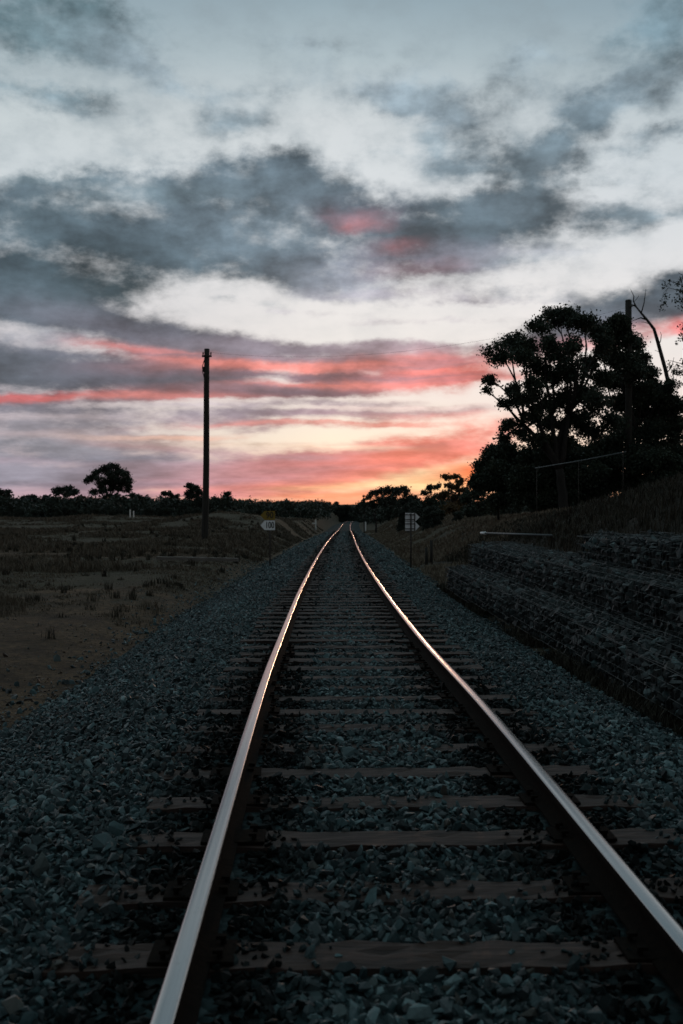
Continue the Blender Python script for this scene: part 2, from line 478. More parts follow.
def leaf_mat(name, c1, c2, trans=.18):
    m, t, b = material(name)
    oi = t.n('ShaderNodeNewGeometry')
    n = t.noise(oi.outputs['Position'], 1.7, 3)
    n2 = t.n('ShaderNodeAttribute', attribute_name='tone')
    f = t.math('ADD', t.math('MULTIPLY', n, .6), t.math('MULTIPLY', n2.outputs['Fac'], .4))
    c = t.mix(t.maprange(f, .25, .75), c1, c2)
    t.l(c, b.inputs['Base Color'])
    b.inputs['Roughness'].default_value = .6
    b.inputs['Specular IOR Level'].default_value = .25
    tr = t.n('ShaderNodeBsdfTranslucent'); t.l(c, tr.inputs[0])
    mx = t.n('ShaderNodeMixShader'); mx.inputs[0].default_value = trans
    out = m.node_tree.nodes['Material Output']
    t.l(b.outputs[0], mx.inputs[1]); t.l(tr.outputs[0], mx.inputs[2]); t.l(mx.outputs[0], out.inputs[0])
    return m


M = {}
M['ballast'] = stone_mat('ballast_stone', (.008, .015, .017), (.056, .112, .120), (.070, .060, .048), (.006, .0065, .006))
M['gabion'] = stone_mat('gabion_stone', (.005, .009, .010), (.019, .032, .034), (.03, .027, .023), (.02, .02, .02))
M['core'] = simple_mat('packed_stone', (.012, .014, .014), (.025, .028, .028), 12, .9, bump=.6)
M['sleeper'] = simple_mat('old_timber', (.013, .007, .0055), (.060, .032, .024), 7, .75, bump=.7, stretch=(.35, 4, 4), spec=.3)
M['rust'] = simple_mat('rusty_steel', (.005, .004, .0035), (.012, .008, .006), 30, .9, 0.0, .3, spec=.04)
M['iron'] = simple_mat('dark_iron', (.03, .026, .024), (.055, .042, .036), 25, .7, .4, .3)
M['wire'] = simple_mat('galvanised_wire', (.05, .055, .055), (.09, .095, .095), 20, .6, .4)
M['pole'] = simple_mat('pole_timber', (.022, .021, .019), (.05, .047, .042), 6, .9, bump=.5, stretch=(5, 5, .3), spec=.1)
M['bark'] = simple_mat('bark', (.012, .011, .010), (.026, .023, .02), 9, .9, bump=.5, stretch=(2, 2, .5))
M['deadwood'] = simple_mat('dead_wood', (.018, .017, .016), (.038, .035, .033), 9, .85, bump=.4, stretch=(2, 2, .5))
M['leaf'] = leaf_mat('gum_leaf', (.018, .026, .018), (.040, .054, .034))
M['leaf_far'] = leaf_mat('wood_leaf', (.018, .025, .019), (.034, .043, .030), .1)
M['leaf_backlit'] = leaf_mat('backlit_leaf', (.05, .035, .018), (.10, .062, .026), .35)  # brown tint paints in sunset light glowing through the leaves
M['white_paint'] = simple_mat('white_sign_paint', (.74, .75, .75), (.82, .83, .83), 14, .5)
M['yellow_paint'] = simple_mat('yellow_sign_paint', (.19, .125, .014), (.25, .165, .02), 14, .5)
M['back_plate'] = simple_mat('bare_sign_back', (.60, .61, .62), (.74, .75, .76), 10, .5, .2)
M['black_paint'] = simple_mat('black_sign_paint', (.012, .012, .012), (.02, .02, .02), 14, .5)
M['post_white'] = simple_mat('weathered_white_paint', (.66, .65, .63), (.78, .77, .75), 10, .7)
M['galv'] = simple_mat('galvanised_pipe', (.07, .08, .082), (.12, .13, .135), 15, .6, .2)
M['beam'] = simple_mat('bleached_timber', (.09, .078, .068), (.17, .15, .135), 8, .85, bump=.4, stretch=(.4, 4, 4))
M['insulator'] = simple_mat('dark_porcelain', (.03, .022, .018), (.045, .03, .022), 15, .3)


def rail_top_mat():
    m, t, b = material('polished_rail_head')
    tc = t.n('ShaderNodeTexCoord')
    mp = t.n('ShaderNodeMapping'); mp.inputs['Scale'].default_value = (60, .6, 1)
    t.l(tc.outputs['Object'], mp.inputs[0])
    n = t.noise(mp.outputs[0], 3, 5, .6)
    n2 = t.noise(tc.outputs['Object'], 35, 4, .6)
    c = t.mix(t.maprange(n, .25, .75), (.24, .26, .27), (.34, .345, .345))
    c = t.mix(t.maprange(n2, .62, .8, 0, .5), c, (.14, .12, .11))
    t.l(c, b.inputs['Base Color'])
    b.inputs['Metallic'].default_value = 1
    t.l(t.maprange(n, .3, .8, .15, .25), b.inputs['Roughness'])
    return m


M['rail_top'] = rail_top_mat()

# ------------------------------------------------------------------ the line: plan and profile
_cy = np.array([-60, 0, 8, 14.45, 26.1, 45.6, 71, 152, 220, 300, 450, 800.])
_cx = np.array([0, 0, 0.0, .05, .25, .72, 1.46, 3.9, 6.3, 10.0, 19, 45.])
_zy = np.array([-60, 0, 14.45, 27, 45.6, 71, 152, 220, 300, 500, 1500.])
_zh = np.array([.96, 0, -.225, -.43, -.70, -1.08, -2.50, -3.15, -4.1, -6.2, -9.0])


def pchip(xs, ys, x):
    x = np.asarray(x, float)
    h = np.diff(xs); d = np.diff(ys) / h
    m = np.zeros(len(xs)); m[0] = d[0]; m[-1] = d[-1]
    for i in range(1, len(xs) - 1):
        m[i] = 0 if d[i - 1] * d[i] <= 0 else 2 / (1 / d[i - 1] + 1 / d[i]) if True else 0
    i = np.clip(np.searchsorted(xs, x) - 1, 0, len(xs) - 2)
    t = np.clip((x - xs[i]) / h[i], 0, 1)
    return ((2 * t**3 - 3 * t**2 + 1) * ys[i] + (t**3 - 2 * t**2 + t) * h[i] * m[i]
            + (-2 * t**3 + 3 * t**2) * ys[i + 1] + (t**3 - t**2) * h[i] * m[i + 1])


def cx(y): return pchip(_cy, _cx, y)


def tz(y):
    y = np.asarray(y, float)
    return pchip(_zy, _zh, y) + .05 * np.exp(-((y - 7) / 3.2) ** 2)


RAIL_H = .126                                   # rail top above sleeper top
TOE_L, TOE_R = -3.0, 2.45


def lerp(a, b, t): return a + (b - a) * t


def field_z(x, y):
    y_ = np.clip(y, -50, 260)
    z = -.58 - .0036 * y_
    z = z + (fbm(x * .11 + 5, y * .06, 4) - .5) * .22
    z = z + (fbm(x * .6, y * .6 + 9, 3) - .5) * .12
    for (mx, my, sx, sy, h) in ((-8, 92, 5.5, 12, 1.25), (-20, 104, 7, 12, .9), (-42, 112, 12, 16, .8), (-12, 66, 5, 5, .35)):
        z = z + h * np.exp(-((x - mx) / sx) ** 2 - ((y - my) / sy) ** 2)
    return z


def ground_z(x, y):
    x = np.asarray(x, float); y = np.asarray(y, float)
    xr = x - cx(y)
    toe_l = tz(y) - .53
    toe_r = tz(y) - .44
    # left
    bank_w = 1.2 + .3 * sstep(10, 45, y) + 1.2 * sstep(45, 80, y)
    zl = lerp(toe_l, field_z(x, y), sstep(0, 1, (-xr - 3.05) / bank_w))
    # right, along the gabions
    n = (fbm(x * .35 + 3, y * .35, 4) - .5)
    rise = lerp(3.0, 1.25, sstep(14, 36, y)) * lerp(1, .35, sstep(40, 130, y))
    hill = rise * (1 - np.exp(-np.clip(xr - 3.9, 0, 400) / 4.6))
    back = lerp(.80, .42, sstep(15.4, 16.6, y))
    zg = np.where(xr < 2.75, toe_r, lerp(toe_r, back, sstep(3.0, 4.1, xr))) + hill + n * .3 * sstep(3.8, 6, xr)
    # right, beyond them: verge and grassy bank
    zv = toe_r + .12 * sstep(2.6, 3.4, xr) + lerp(.95, .5, sstep(30, 110, y)) * sstep(3.6, 6.5, xr) * 1.2
    zv = zv + hill * .8 * sstep(4.2, 9, xr) + n * .35 * sstep(3, 5, xr) + lerp(0, 1.6, sstep(60, 150, y)) * sstep(4, 10, xr)
    zr = lerp(zg, zv, sstep(24.2, 27.5, y))
    mid = np.minimum(toe_l, toe_r) - .12
    z = np.where(xr < -2.9, zl, np.where(xr > 2.35, zr, mid))
    far = sstep(300, 700, np.hypot(x, y))
    return lerp(z, -4.5, far)


# ------------------------------------------------------------------ ground sheet
def spaced(parts):
    out = []
    for a, b, s in parts: out += list(np.arange(a, b, s))
    out.append(parts[-1][1]); return np.array(out)


gy = spaced([(-60, -4, 4), (-4, 50, .4), (50, 130, 1.2), (130, 300, 5), (300, 800, 50), (800, 2400, 400)])
gx = spaced([(-2400, -400, 250), (-400, -100, 25), (-100, -30, 4), (-30, -12, 1), (-12, 12, .3), (12, 30, 1), (30, 100, 4), (100, 400, 25), (400, 2400, 250)])
GX, GY = np.meshgrid(gx, gy)
GZ = ground_z(GX, GY)
nx, ny = len(gx), len(gy)
gi = np.arange(nx * ny).reshape(ny, nx)
gf = np.stack([gi[:-1, :-1], gi[:-1, 1:], gi[1:, 1:], gi[1:, :-1]], -1).reshape(-1, 4)


def ground_mat():
    m, t, b = material('field_ground')
    geo = t.n('ShaderNodeNewGeometry')
    P = geo.outputs['Position']
    sp = t.n('ShaderNodeSeparateXYZ'); t.l(P, sp.inputs[0])
    x, y = sp.outputs[0], sp.outputs[1]
    big = t.noise(P, .16, 5, .6)
    mid = t.noise(P, 1.1, 6, .65)
    fine = t.noise(P, 9, 8, .75)
    soil = t.mix(t.maprange(mid, .3, .7), (.040, .026, .017), (.185, .115, .068))
    soil = t.mix(t.maprange(fine, .42, .62, 0, .8), soil, (.028, .021, .017))
    grass = t.mix(t.maprange(fine, .3, .7), (.020, .017, .012), (.085, .066, .045))
    grass = t.mix(t.maprange(mid, .35, .7, 0, .6), grass, (.10, .085, .055))
    # bare earth: strip beside the ballast on the left, and patches of worn track
    strip = t.math('MULTIPLY', t.maprange(x, -12.0, -4.0, 0, 1, 'SMOOTHSTEP'), t.maprange(x, -2, 0, 1, 0))
    strip = t.math('MULTIPLY', strip, t.maprange(y, 14, 32, 1, 0, 'SMOOTHSTEP'))
    road = t.math('MULTIPLY', t.maprange(y, 37, 39, 0, 1, 'SMOOTHSTEP'), t.maprange(y, 44, 48, 1, 0, 'SMOOTHSTEP'))
    road = t.math('MULTIPLY', road, t.maprange(x, -3.5, -5, 0, 1))
    bare = t.math('MAXIMUM', strip, t.math('MULTIPLY', road, .8))
    f = t.math('ADD', bare, t.math('MULTIPLY', t.math('SUBTRACT', big, .5), 1.6))
    f = t.math('ADD', f, t.math('MULTIPLY', t.math('SUBTRACT', mid, .5), .9))
    col = t.mix(t.maprange(f, .35, .6, 0, 1, 'SMOOTHSTEP'), grass, soil)
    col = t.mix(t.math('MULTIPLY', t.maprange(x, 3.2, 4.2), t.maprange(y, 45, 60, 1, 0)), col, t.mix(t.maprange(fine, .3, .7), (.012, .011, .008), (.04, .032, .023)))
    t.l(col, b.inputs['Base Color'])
    b.inputs['Roughness'].default_value = .95
    b.inputs['Specular IOR Level'].default_value = .15
    bp = t.n('ShaderNodeBump'); bp.inputs['Strength'].default_value = 1; bp.inputs['Distance'].default_value = .14
    hsum = t.math('ADD', t.math('MULTIPLY', mid, 1.0), t.math('MULTIPLY', fine, .5))
    t.l(hsum, bp.inputs['Height']); t.l(bp.outputs[0], b.inputs['Normal'])
    return m


M['ground'] = ground_mat()
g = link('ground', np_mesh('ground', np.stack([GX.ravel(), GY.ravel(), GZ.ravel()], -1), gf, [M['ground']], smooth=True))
tag(g, kind='structure')

# ------------------------------------------------------------------ ballast bed (formation under the loose stones)
BED = [(-3.05, -.56), (-2.75, -.49), (-2.1, -.30), (-1.6, -.162), (-.6, -.153), (0, -.150), (.6, -.153), (1.6, -.162), (2.0, -.30), (2.4, -.44), (2.55, -.49)]
BEDX = np.array([p[0] for p in BED]); BEDZ = np.array([p[1] for p in BED])


def bed_z(xr, y): return np.interp(xr, BEDX, BEDZ) + tz(y)


def bed_mat():
    m, t, b = material('ballast_bed')
    geo = t.n('ShaderNodeNewGeometry'); P = geo.outputs['Position']
    v = t.n('ShaderNodeTexVoronoi'); v.inputs['Scale'].default_value = 17
    t.l(P, v.inputs['Vector'])
    sp = t.n('ShaderNodeSeparateColor'); t.l(v.outputs['Color'], sp.inputs[0])
    big = t.noise(P, .5, 4)
    c = t.ramp(sp.outputs[0], [(0, (.008, .013, .014)), (.6, (.020, .036, .039)), (.9, (.035, .058, .062)), (1, (.07, .09, .09))]).outputs[0]
    c = t.mix(t.maprange(big, .35, .7, 0, .4), c, (.05, .055, .052))
    t.l(c, b.inputs['Base Color'])
    b.inputs['Roughness'].default_value = .9; b.inputs['Specular IOR Level'].default_value = .1
    bp = t.n('ShaderNodeBump'); bp.inputs['Strength'].default_value = 1; bp.inputs['Distance'].default_value = .04
    bp.invert = True
    t.l(v.outputs['Distance'], bp.inputs['Height']); t.l(bp.outputs[0], b.inputs['Normal'])
    return m


M['bed'] = bed_mat()
by = spaced([(-12, 60, .6), (60, 160, 2), (160, 460, 5)])
BX, BY = np.meshgrid(BEDX, by)
BZ = bed_z(BX, BY)
fade = sstep(330, 440, BY)
BZ = BZ - fade * .4
bi = np.arange(BX.size).reshape(BX.shape)
bf = np.stack([bi[:-1, :-1], bi[:-1, 1:], bi[1:, 1:], bi[1:, :-1]], -1).reshape(-1, 4)
o = link('ballast_bed', np_mesh('ballast_bed', np.stack([(BX + cx(BY)).ravel(), BY.ravel(), BZ.ravel()], -1), bf, [M['bed']], smooth=True))
tag(o, kind='structure')


# ------------------------------------------------------------------ broken stones
def stone_templates(n, pts=11):
    out = []
    for k in range(n):
        bm = bmesh.new()
        sc = (1, random.uniform(.55, .92), random.uniform(.34, .65))
        for i in range(pts):
            v = Vector((random.gauss(0, 1), random.gauss(0, 1), random.gauss(0, 1))).normalized()
            v *= random.uniform(.82, 1.12)
            bm.verts.new((v.x * sc[0], v.y * sc[1], v.z * sc[2]))
        r = bmesh.ops.convex_hull(bm, input=bm.verts)
        for v in [v for v in bm.verts if not v.link_faces]: bm.verts.remove(v)
        bmesh.ops.triangulate(bm, faces=bm.faces)
        bmesh.ops.recalc_face_normals(bm, faces=bm.faces)
        bm.verts.ensure_lookup_table(); bm.verts.index_update()
        out.append((np.array([v.co[:] for v in bm.verts]), np.array([[v.index for v in f.verts] for f in bm.faces])))
        bm.free()
    return out


TPL = stone_templates(14)


def rand_rot(n):
    q = RNG.normal(size=(n, 4)); q /= np.linalg.norm(q, axis=1)[:, None]
    w, x, y, z = q.T
    return np.stack([np.stack([1 - 2 * (y * y + z * z), 2 * (x * y - z * w), 2 * (x * z + y * w)], -1),
                     np.stack([2 * (x * y + z * w), 1 - 2 * (x * x + z * z), 2 * (y * z - x * w)], -1),
                     np.stack([2 * (x * z - y * w), 2 * (y * z + x * w), 1 - 2 * (x * x + y * y)], -1)], 1)


def stones(pos, size, darkening=None, tone=None):
    n = len(pos)
    tone = RNG.random(n) if tone is None else tone
    darkening = np.zeros(n) if darkening is None else darkening
    which = RNG.integers(0, len(TPL), n)
    V = []; Fc = []; A = []; S = []; base = 0
    for k, (tv, tf) in enumerate(TPL):
        ids = np.nonzero(which == k)[0]
        if not len(ids): continue
        R = rand_rot(len(ids))
        v = np.einsum('nij,vj->nvi', R, tv) * size[ids][:, None, None] + pos[ids][:, None, :]
        V.append(v.reshape(-1, 3))
        f = tf[None] + (np.arange(len(ids)) * len(tv))[:, None, None] + base
        Fc.append(f.reshape(-1, 3)); base += len(ids) * len(tv)
        A.append(np.repeat(tone[ids], len(tv))); S.append(np.repeat(darkening[ids], len(tv)))
    return np.concatenate(V), np.concatenate(Fc), {'tone': np.concatenate(A), 'darkening': np.concatenate(S)}


SLEEPER_GAP = .583
SLEEPER_Y = np.array([5.10 - 9 * SLEEPER_GAP + i * SLEEPER_GAP for i in range(236)])
P_, S_ = [], []
for (y0, y1, dens, sz) in ((1.6, 10, 1500, .0235), (10, 24, 850, .028), (24, 42, 330, .042), (42, 75, 110, .062), (75, 125, 50, .085)):
    n = int((y1 - y0) * 5.6 * dens)
    xr = RNG.uniform(-3.15, 2.62, n); yy = RNG.uniform(y0, y1, n)
    s = sz * np.exp(RNG.normal(0, .27, n))
    keep = np.ones(n, bool)
    # sparse edges
    keep &= RNG.random(n) < sstep(-3.2, -2.75, xr + .25 * (vnoise(yy * .9, yy * .1) - .5)) * .97 + .03
    keep &= (xr < 2.5) | (RNG.random(n) < .5)
    # sleepers: mostly swept clear
    k = np.round((yy - SLEEPER_Y[0]) / SLEEPER_GAP)
    dy = np.abs(yy - (SLEEPER_Y[0] + k * SLEEPER_GAP))
    on = (dy < .092) & (np.abs(xr) < 1.21)
    cover = fbm(xr * 1.3 + 11, k * 2.7 + yy * .1, 3)
    keep &= (~on) | ((RNG.random(n) < lerp(.55, .06, sstep(5, 12, yy)) * sstep(.47, .63, cover + .10 * sstep(5.5, 3, yy) + .16 * sstep(.85, 1.15, np.abs(xr)))) & (s < .03))
    # rails and their seats
    nr = np.minimum(np.abs(xr - .7535), np.abs(xr + .7535))
    keep &= nr > .085
    xr, yy, s, on, nr = xr[keep], yy[keep], s[keep], on[keep], nr[keep]
    z = bed_z(xr, yy) + (RNG.uniform(-.35, .95, len(xr)) - .55 * sstep(6, 12, yy)) * s
    z = np.where(on, tz(yy) - RAIL_H + .25 * s, z)
    # ballast is kept a little lower beside the rails
    z = z - .010 * np.exp(-(nr / .16) ** 2)
    # between sleepers it humps slightly
    P_.append(np.stack([xr + cx(yy), yy, z], -1)); S_.append(s)
POS = np.concatenate(P_); SIZ = np.concatenate(S_)
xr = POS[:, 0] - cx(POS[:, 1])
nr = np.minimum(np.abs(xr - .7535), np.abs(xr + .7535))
darkening = np.clip(sstep(.50, .16, nr) * 1.15 + RNG.normal(0, .10, len(nr)), 0, 1)  # stones get darker towards each rail
tone = np.clip(RNG.random(len(nr)) + (fbm(POS[:, 0] * 1.1 + 30, POS[:, 1] * .7, 4) - .5) * .7, 0, 1)
v, f, a = stones(POS, SIZ, darkening, tone)
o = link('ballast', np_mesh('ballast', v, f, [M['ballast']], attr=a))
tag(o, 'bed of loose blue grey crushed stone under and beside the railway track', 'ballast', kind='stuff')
# strays on the left dirt and the right verge
n = 1500
side = RNG.random(n) < .6
xr = np.where(side, -3.0 - RNG.exponential(.28, n), 2.5 + RNG.exponential(.12, n))
yy = RNG.uniform(3, 45, n)
px_ = xr + cx(yy)
v, f, a = stones(np.stack([px_, yy, ground_z(px_, yy) + .012], -1), .03 * np.exp(RNG.normal(0, .35, n)))
o = link('stray_stones', np_mesh('stray_stones', v, f, [M['ballast']], attr=a))
tag(o, 'loose stones scattered on the dirt along the ballast edge', 'stones', kind='stuff')


M['clod'] = stone_mat('earth_clod', (.035, .023, .016), (.12, .075, .048), (.16, .11, .075), (.02, .015, .012))
n = 9000
yy = 6 + 34 * RNG.random(n) ** 1.6
px_ = cx(yy) - 3.0 - RNG.random(n) ** 1.3 * (1.5 + yy * .3)
keep = RNG.random(n) < sstep(.35, .65, fbm(px_ * .9 + 2, yy * .7, 4))
px_, yy = px_[keep], yy[keep]
v, f, a = stones(np.stack([px_, yy, ground_z(px_, yy) + .002], -1), .013 * np.exp(RNG.normal(0, .55, len(yy))))
o = link('earth_clods', np_mesh('earth_clods', v, f, [M['clod']], attr=a))
tag(o, 'small clods and pebbles strewn over the bare brown dirt left of the track', 'clods', kind='stuff')
# ------------------------------------------------------------------ sleepers
def sleeper_mesh(i):
    L, Wd, Hh = 2.40, .195, .13
    mb = MB()
    nxs, nys = 26, 6
    xs = np.linspace(-L / 2, L / 2, nxs); ys = np.linspace(-Wd / 2, Wd / 2, nys)
    top = {}
    vs = []; fs = []
    for a_, x in enumerate(xs):
        for b_, yv in enumerate(ys):
            edge = b_ in (0, nys - 1) or a_ in (0, nxs - 1)
            z = -.012 * random.random() if edge else -.006 * random.random() - (.012 if random.random() < .12 else 0)
            vs.append((x + (random.uniform(-.012, .012) if a_ in (0, nxs - 1) else 0), yv + random.uniform(-.009, .009) * (1 if b_ in (0, nys - 1) else .5), z))
    for a_ in range(nxs - 1):
        for b_ in range(nys - 1):
            q = a_ * nys + b_
            fs.append((q, q + nys, q + nys + 1, q + 1))
    n0 = len(vs)
    loop = [a_ * nys for a_ in range(nxs)] + [(nxs - 1) * nys + b_ for b_ in range(1, nys)] + [a_ * nys + nys - 1 for a_ in range(nxs - 2, -1, -1)] + [b_ for b_ in range(nys - 2, 0, -1)]
    for q in loop:
        x, y, z = vs[q]; vs.append((x, y, -Hh))
    for k in range(len(loop)):
        k2 = (k + 1) % len(loop)
        fs.append((loop[k], loop[k2], n0 + k2, n0 + k))
    fs.append(tuple(range(n0, n0 + len(loop))))
    mb.add(vs, fs)
    return mb.mesh('sleeper', [M['sleeper']])


plate = MB()
plate.box((0, 0, .005), (.27, .17, .012))
for q in ((-.09, .055), (.09, -.055), (.09, .055), (-.09, -.055)):
    plate.tube([(q[0], q[1], .008), (q[0], q[1], .030)], .009, 6)
    plate.box((q[0] * .93, q[1], .033), (.032, .024, .011))
PLATE = plate.mesh('tie_plate', [M['rust']])
SL = [sleeper_mesh(i) for i in range(7)]
for i, y in enumerate(SLEEPER_Y):
    o = link('sleeper', SL[random.randrange(7)])
    yaw = -(float(cx(y + .5)) - float(cx(y - .5)))
    o.location = (float(cx(y)) + random.uniform(-.04, .04), y + random.uniform(-.012, .012), float(tz(y)) - RAIL_H + random.uniform(-.008, .006))
    pitch = float(tz(y + .5) - tz(y - .5))
    o.rotation_euler = (pitch, random.uniform(-.004, .004), yaw + random.uniform(-.012, .012) + (math.pi if random.random() < .5 else 0))
    tag(o, 'weathered brown timber sleeper lying across the track bed beneath both steel rails', 'sleeper', 'timber sleepers along the railway track')

    if 2 < y < 12:
        for sx in (-1, 1): link('tie_plate', PLATE, o, (sx * .7535, 0, 0.0))
# ------------------------------------------------------------------ rails
ry = spaced([(-9, 60, .5), (60, 160, 2), (160, 420, 4)])
PROF = [(-.062, -.122), (.062, -.122), (.062, -.114), (.021, -.104), (.010, -.094), (.009, -.046), (.016, -.039), (.032, -.033),
        (.0335, -.015), (.0305, -.0065), (.0240, -.0024), (.010, -.0003), (-.010, -.0003), (-.0240, -.0024), (-.0305, -.0065), (-.0335, -.015),
        (-.032, -.033), (-.016, -.039), (-.009, -.046), (-.010, -.094), (-.021, -.104), (-.062, -.114)]
for sx, lab in ((-.7535, 'left steel rail of the track with a worn shiny top'),
                (.7535, 'right steel rail of the track with a worn shiny top')):
    n = len(PROF); V = []; Fq = []; mi = []
    for i, y in enumerate(ry):
        c = float(cx(y)) + sx; z = float(tz(y)) - (0.3 if y > 400 else 0)
        V += [(c + p[0], y, z + p[1]) for p in PROF]
    for i in range(len(ry) - 1):
        for k in range(n):
            k2 = (k + 1) % n
            Fq.append((i * n + k, i * n + k2, (i + 1) * n + k2, (i + 1) * n + k))
            mi.append(1 if 9 <= k <= 13 else 0)
    me = np_mesh('rail', V, Fq, [M['rust'], M['rail_top']], mi, smooth=True)
    me.set_sharp_from_angle(angle=math.radians(50))
    o = link('rail', me)
    tag(o, lab, 'rail', 'steel rails of the track')


# ------------------------------------------------------------------ gabion baskets
def basket_parts(seed):
    """2 m long (y), 1 m deep (x, from 0), .5 m high (z, from 0)"""
    pos = []
    st = .088
    for yy in np.arange(-.95, .96, st):
        for xx in np.arange(.04, 1.0, st):
            pos.append((xx, yy, .465))
        for zz in np.arange(.04, .44, st):
            pos.append((.035, yy, zz))
    for xx in np.arange(.14, 1.0, st):
        for zz in np.arange(.04, .44, st):
            pos.append((xx, .955, zz)); pos.append((xx, -.955, zz))
    pos = np.array(pos) + RNG.uniform(-.03, .03, (len(pos), 3))
    # sagging, bulging basket
    pos[:, 0] -= .05 * np.cos(pos[:, 1] * 1.5) * np.sin(pos[:, 2] / .5 * math.pi) * (pos[:, 0] < .1)
    pos[:, 2] += .035 * (fbm(pos[:, 0] * 2 + seed * 3.3, pos[:, 1] * 2.2, 3) - .5) * 2 * (pos[:, 2] > .4)
    fr = (pos[:, 0] < .22) & (pos[:, 2] > .38)
    pos[fr, 2] -= .055 * (1 - pos[fr, 0] / .22); pos[fr, 0] += .03
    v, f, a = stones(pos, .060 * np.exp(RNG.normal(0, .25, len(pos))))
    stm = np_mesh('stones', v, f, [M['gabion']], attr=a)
    core = MB(); core.box((.55, 0, .185), (.80, 1.88, .35))
    cm = core.mesh('stone_core', [M['core']])
    w = MB(); r = .002
    sag = lambda x, y: 0.532 - .06 * max(0, 1 - max(x, 0) / .22) + .012 * math.sin(x * 5 + seed) * math.cos(y * 4)
    xs = np.linspace(-.045, .99, 9); ys = np.linspace(-.99, .99, 17); zs = np.linspace(.01, .46, 5)
    for x in xs: w.tube([(x, y, sag(x, y)) for y in ys[::4]], r, 4, cap=False)
    for y in ys:
        w.tube([(-.045, y, 0), (-.065, y, .27), (-.045, y, sag(-.045, y)), (.5, y, sag(.5, y)), (.99, y, sag(.99, y))], r, 4, cap=False)
    for z in zs: w.tube([(-.055, y, z) for y in ys[::4]], r, 4, cap=False)
    for e in (-.995, .995):
        for x in xs: w.tube([(x, e, 0), (x, e, sag(x, e))], r, 4, cap=False)
        for z in zs: w.tube([(-.05, e, z), (.99, e, z)], r, 4, cap=False)
    return stm, cm, w.mesh('wire_mesh', [M['wire']])


BASK = [basket_parts(i) for i in range(4)]
ORD = ['farthest', 'second farthest', 'third farthest', 'fourth farthest', 'fifth farthest', 'fifth nearest', 'fourth nearest', 'third nearest', 'second nearest', 'nearest']
for tier, (xf, z0, ye, cnt, tname) in enumerate(((2.62, -.55, 23.9, 9, 'bottom row'), (3.18, -.07, 23.9, 8, 'middle row'), (3.68, .38, 15.8, 4, 'top row'))):
    for i in range(cnt):
        yc = ye - 1 - i * 2.02
        loc = (xf + random.uniform(-.04, .04), yc, z0 + random.uniform(-.03, .03) + (-.08 + .05 * i if tier == 2 else 0) - (.016 * max(0, yc - 16)))
        e = empty('gabion_basket', loc, random.uniform(-.012, .012))
        k = cnt - 1 - i
        where = ORD[i] if i < (cnt + 1) // 2 else (['nearest', 'second nearest', 'third nearest', 'fourth nearest', 'fifth nearest'][k])
        tag(e, '%s wire basket of stones in the %s of the retaining wall'  % (where, tname), 'gabion', 'gabion baskets of the retaining wall')
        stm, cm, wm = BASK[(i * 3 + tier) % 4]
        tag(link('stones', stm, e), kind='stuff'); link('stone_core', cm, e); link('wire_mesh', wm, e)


# ------------------------------------------------------------------ foliage
def leaf_cloud(centers, radii, per, size, flat=.8, sub=9):
    """leaf-sized faces gathered in twig clusters; returns verts, quads, tone"""
    P, Tn = [], []
    for c, r in zip(centers, radii):
        k = max(5, int(sub))
        d = RNG.normal(size=(k, 3)); d /= np.linalg.norm(d, axis=1)[:, None]
        sc = np.array(c)[None] + d * (RNG.random((k, 1)) ** .45) * np.array([r, r, r * flat]) * .85
        n = int(per * 4.2 * (r * r)) + 4
        w = RNG.integers(0, k, n)
        off = RNG.normal(size=(n, 3)) * np.array([.30, .30, .20]) * r
        P.append(sc[w] + off); Tn.append(np.clip(RNG.random(n) * .5 + RNG.random() * .5, 0, 1))
    P = np.concatenate(P); Tn = np.concatenate(Tn)
    n = len(P)
    a = RNG.normal(size=(n, 3)); a[:, 2] -= .5; a /= np.linalg.norm(a, axis=1)[:, None]
    b = np.cross(a, RNG.normal(size=(n, 3))); b /= np.linalg.norm(b, axis=1)[:, None]
    L = size * RNG.uniform(.6, 1.35, n)[:, None]
    wd = L * RNG.uniform(.2, .4, n)[:, None]
    V = np.stack([P - a * L * .5, P + b * wd - a * L * .05, P + a * L * .5, P - b * wd - a * L * .05], 1).reshape(-1, 3)
    Fq = np.arange(n * 4).reshape(n, 4)
    return V, Fq, {'tone': np.repeat(Tn, 4)}


def limb(mb, a, b, r0, r1, bend=.12, n=5, sides=6):
    a, b = Vector(a), Vector(b)
    L = (b - a).length
    k1 = Vector((random.uniform(-1, 1), random.uniform(-1, 1), random.uniform(-.2, .8))) * L * bend
    pts = []
    for i in range(n + 1):
        t = i / n
        pts.append(a.lerp(b, t) + k1 * (4 * t * (1 - t)) + Vector((random.uniform(-1, 1), random.uniform(-1, 1), 0)) * L * .015 * (0 < i < n))
    mb.tube(pts, [r0 + (r1 - r0) * (i / n) for i in range(n + 1)], sides)
    return pts


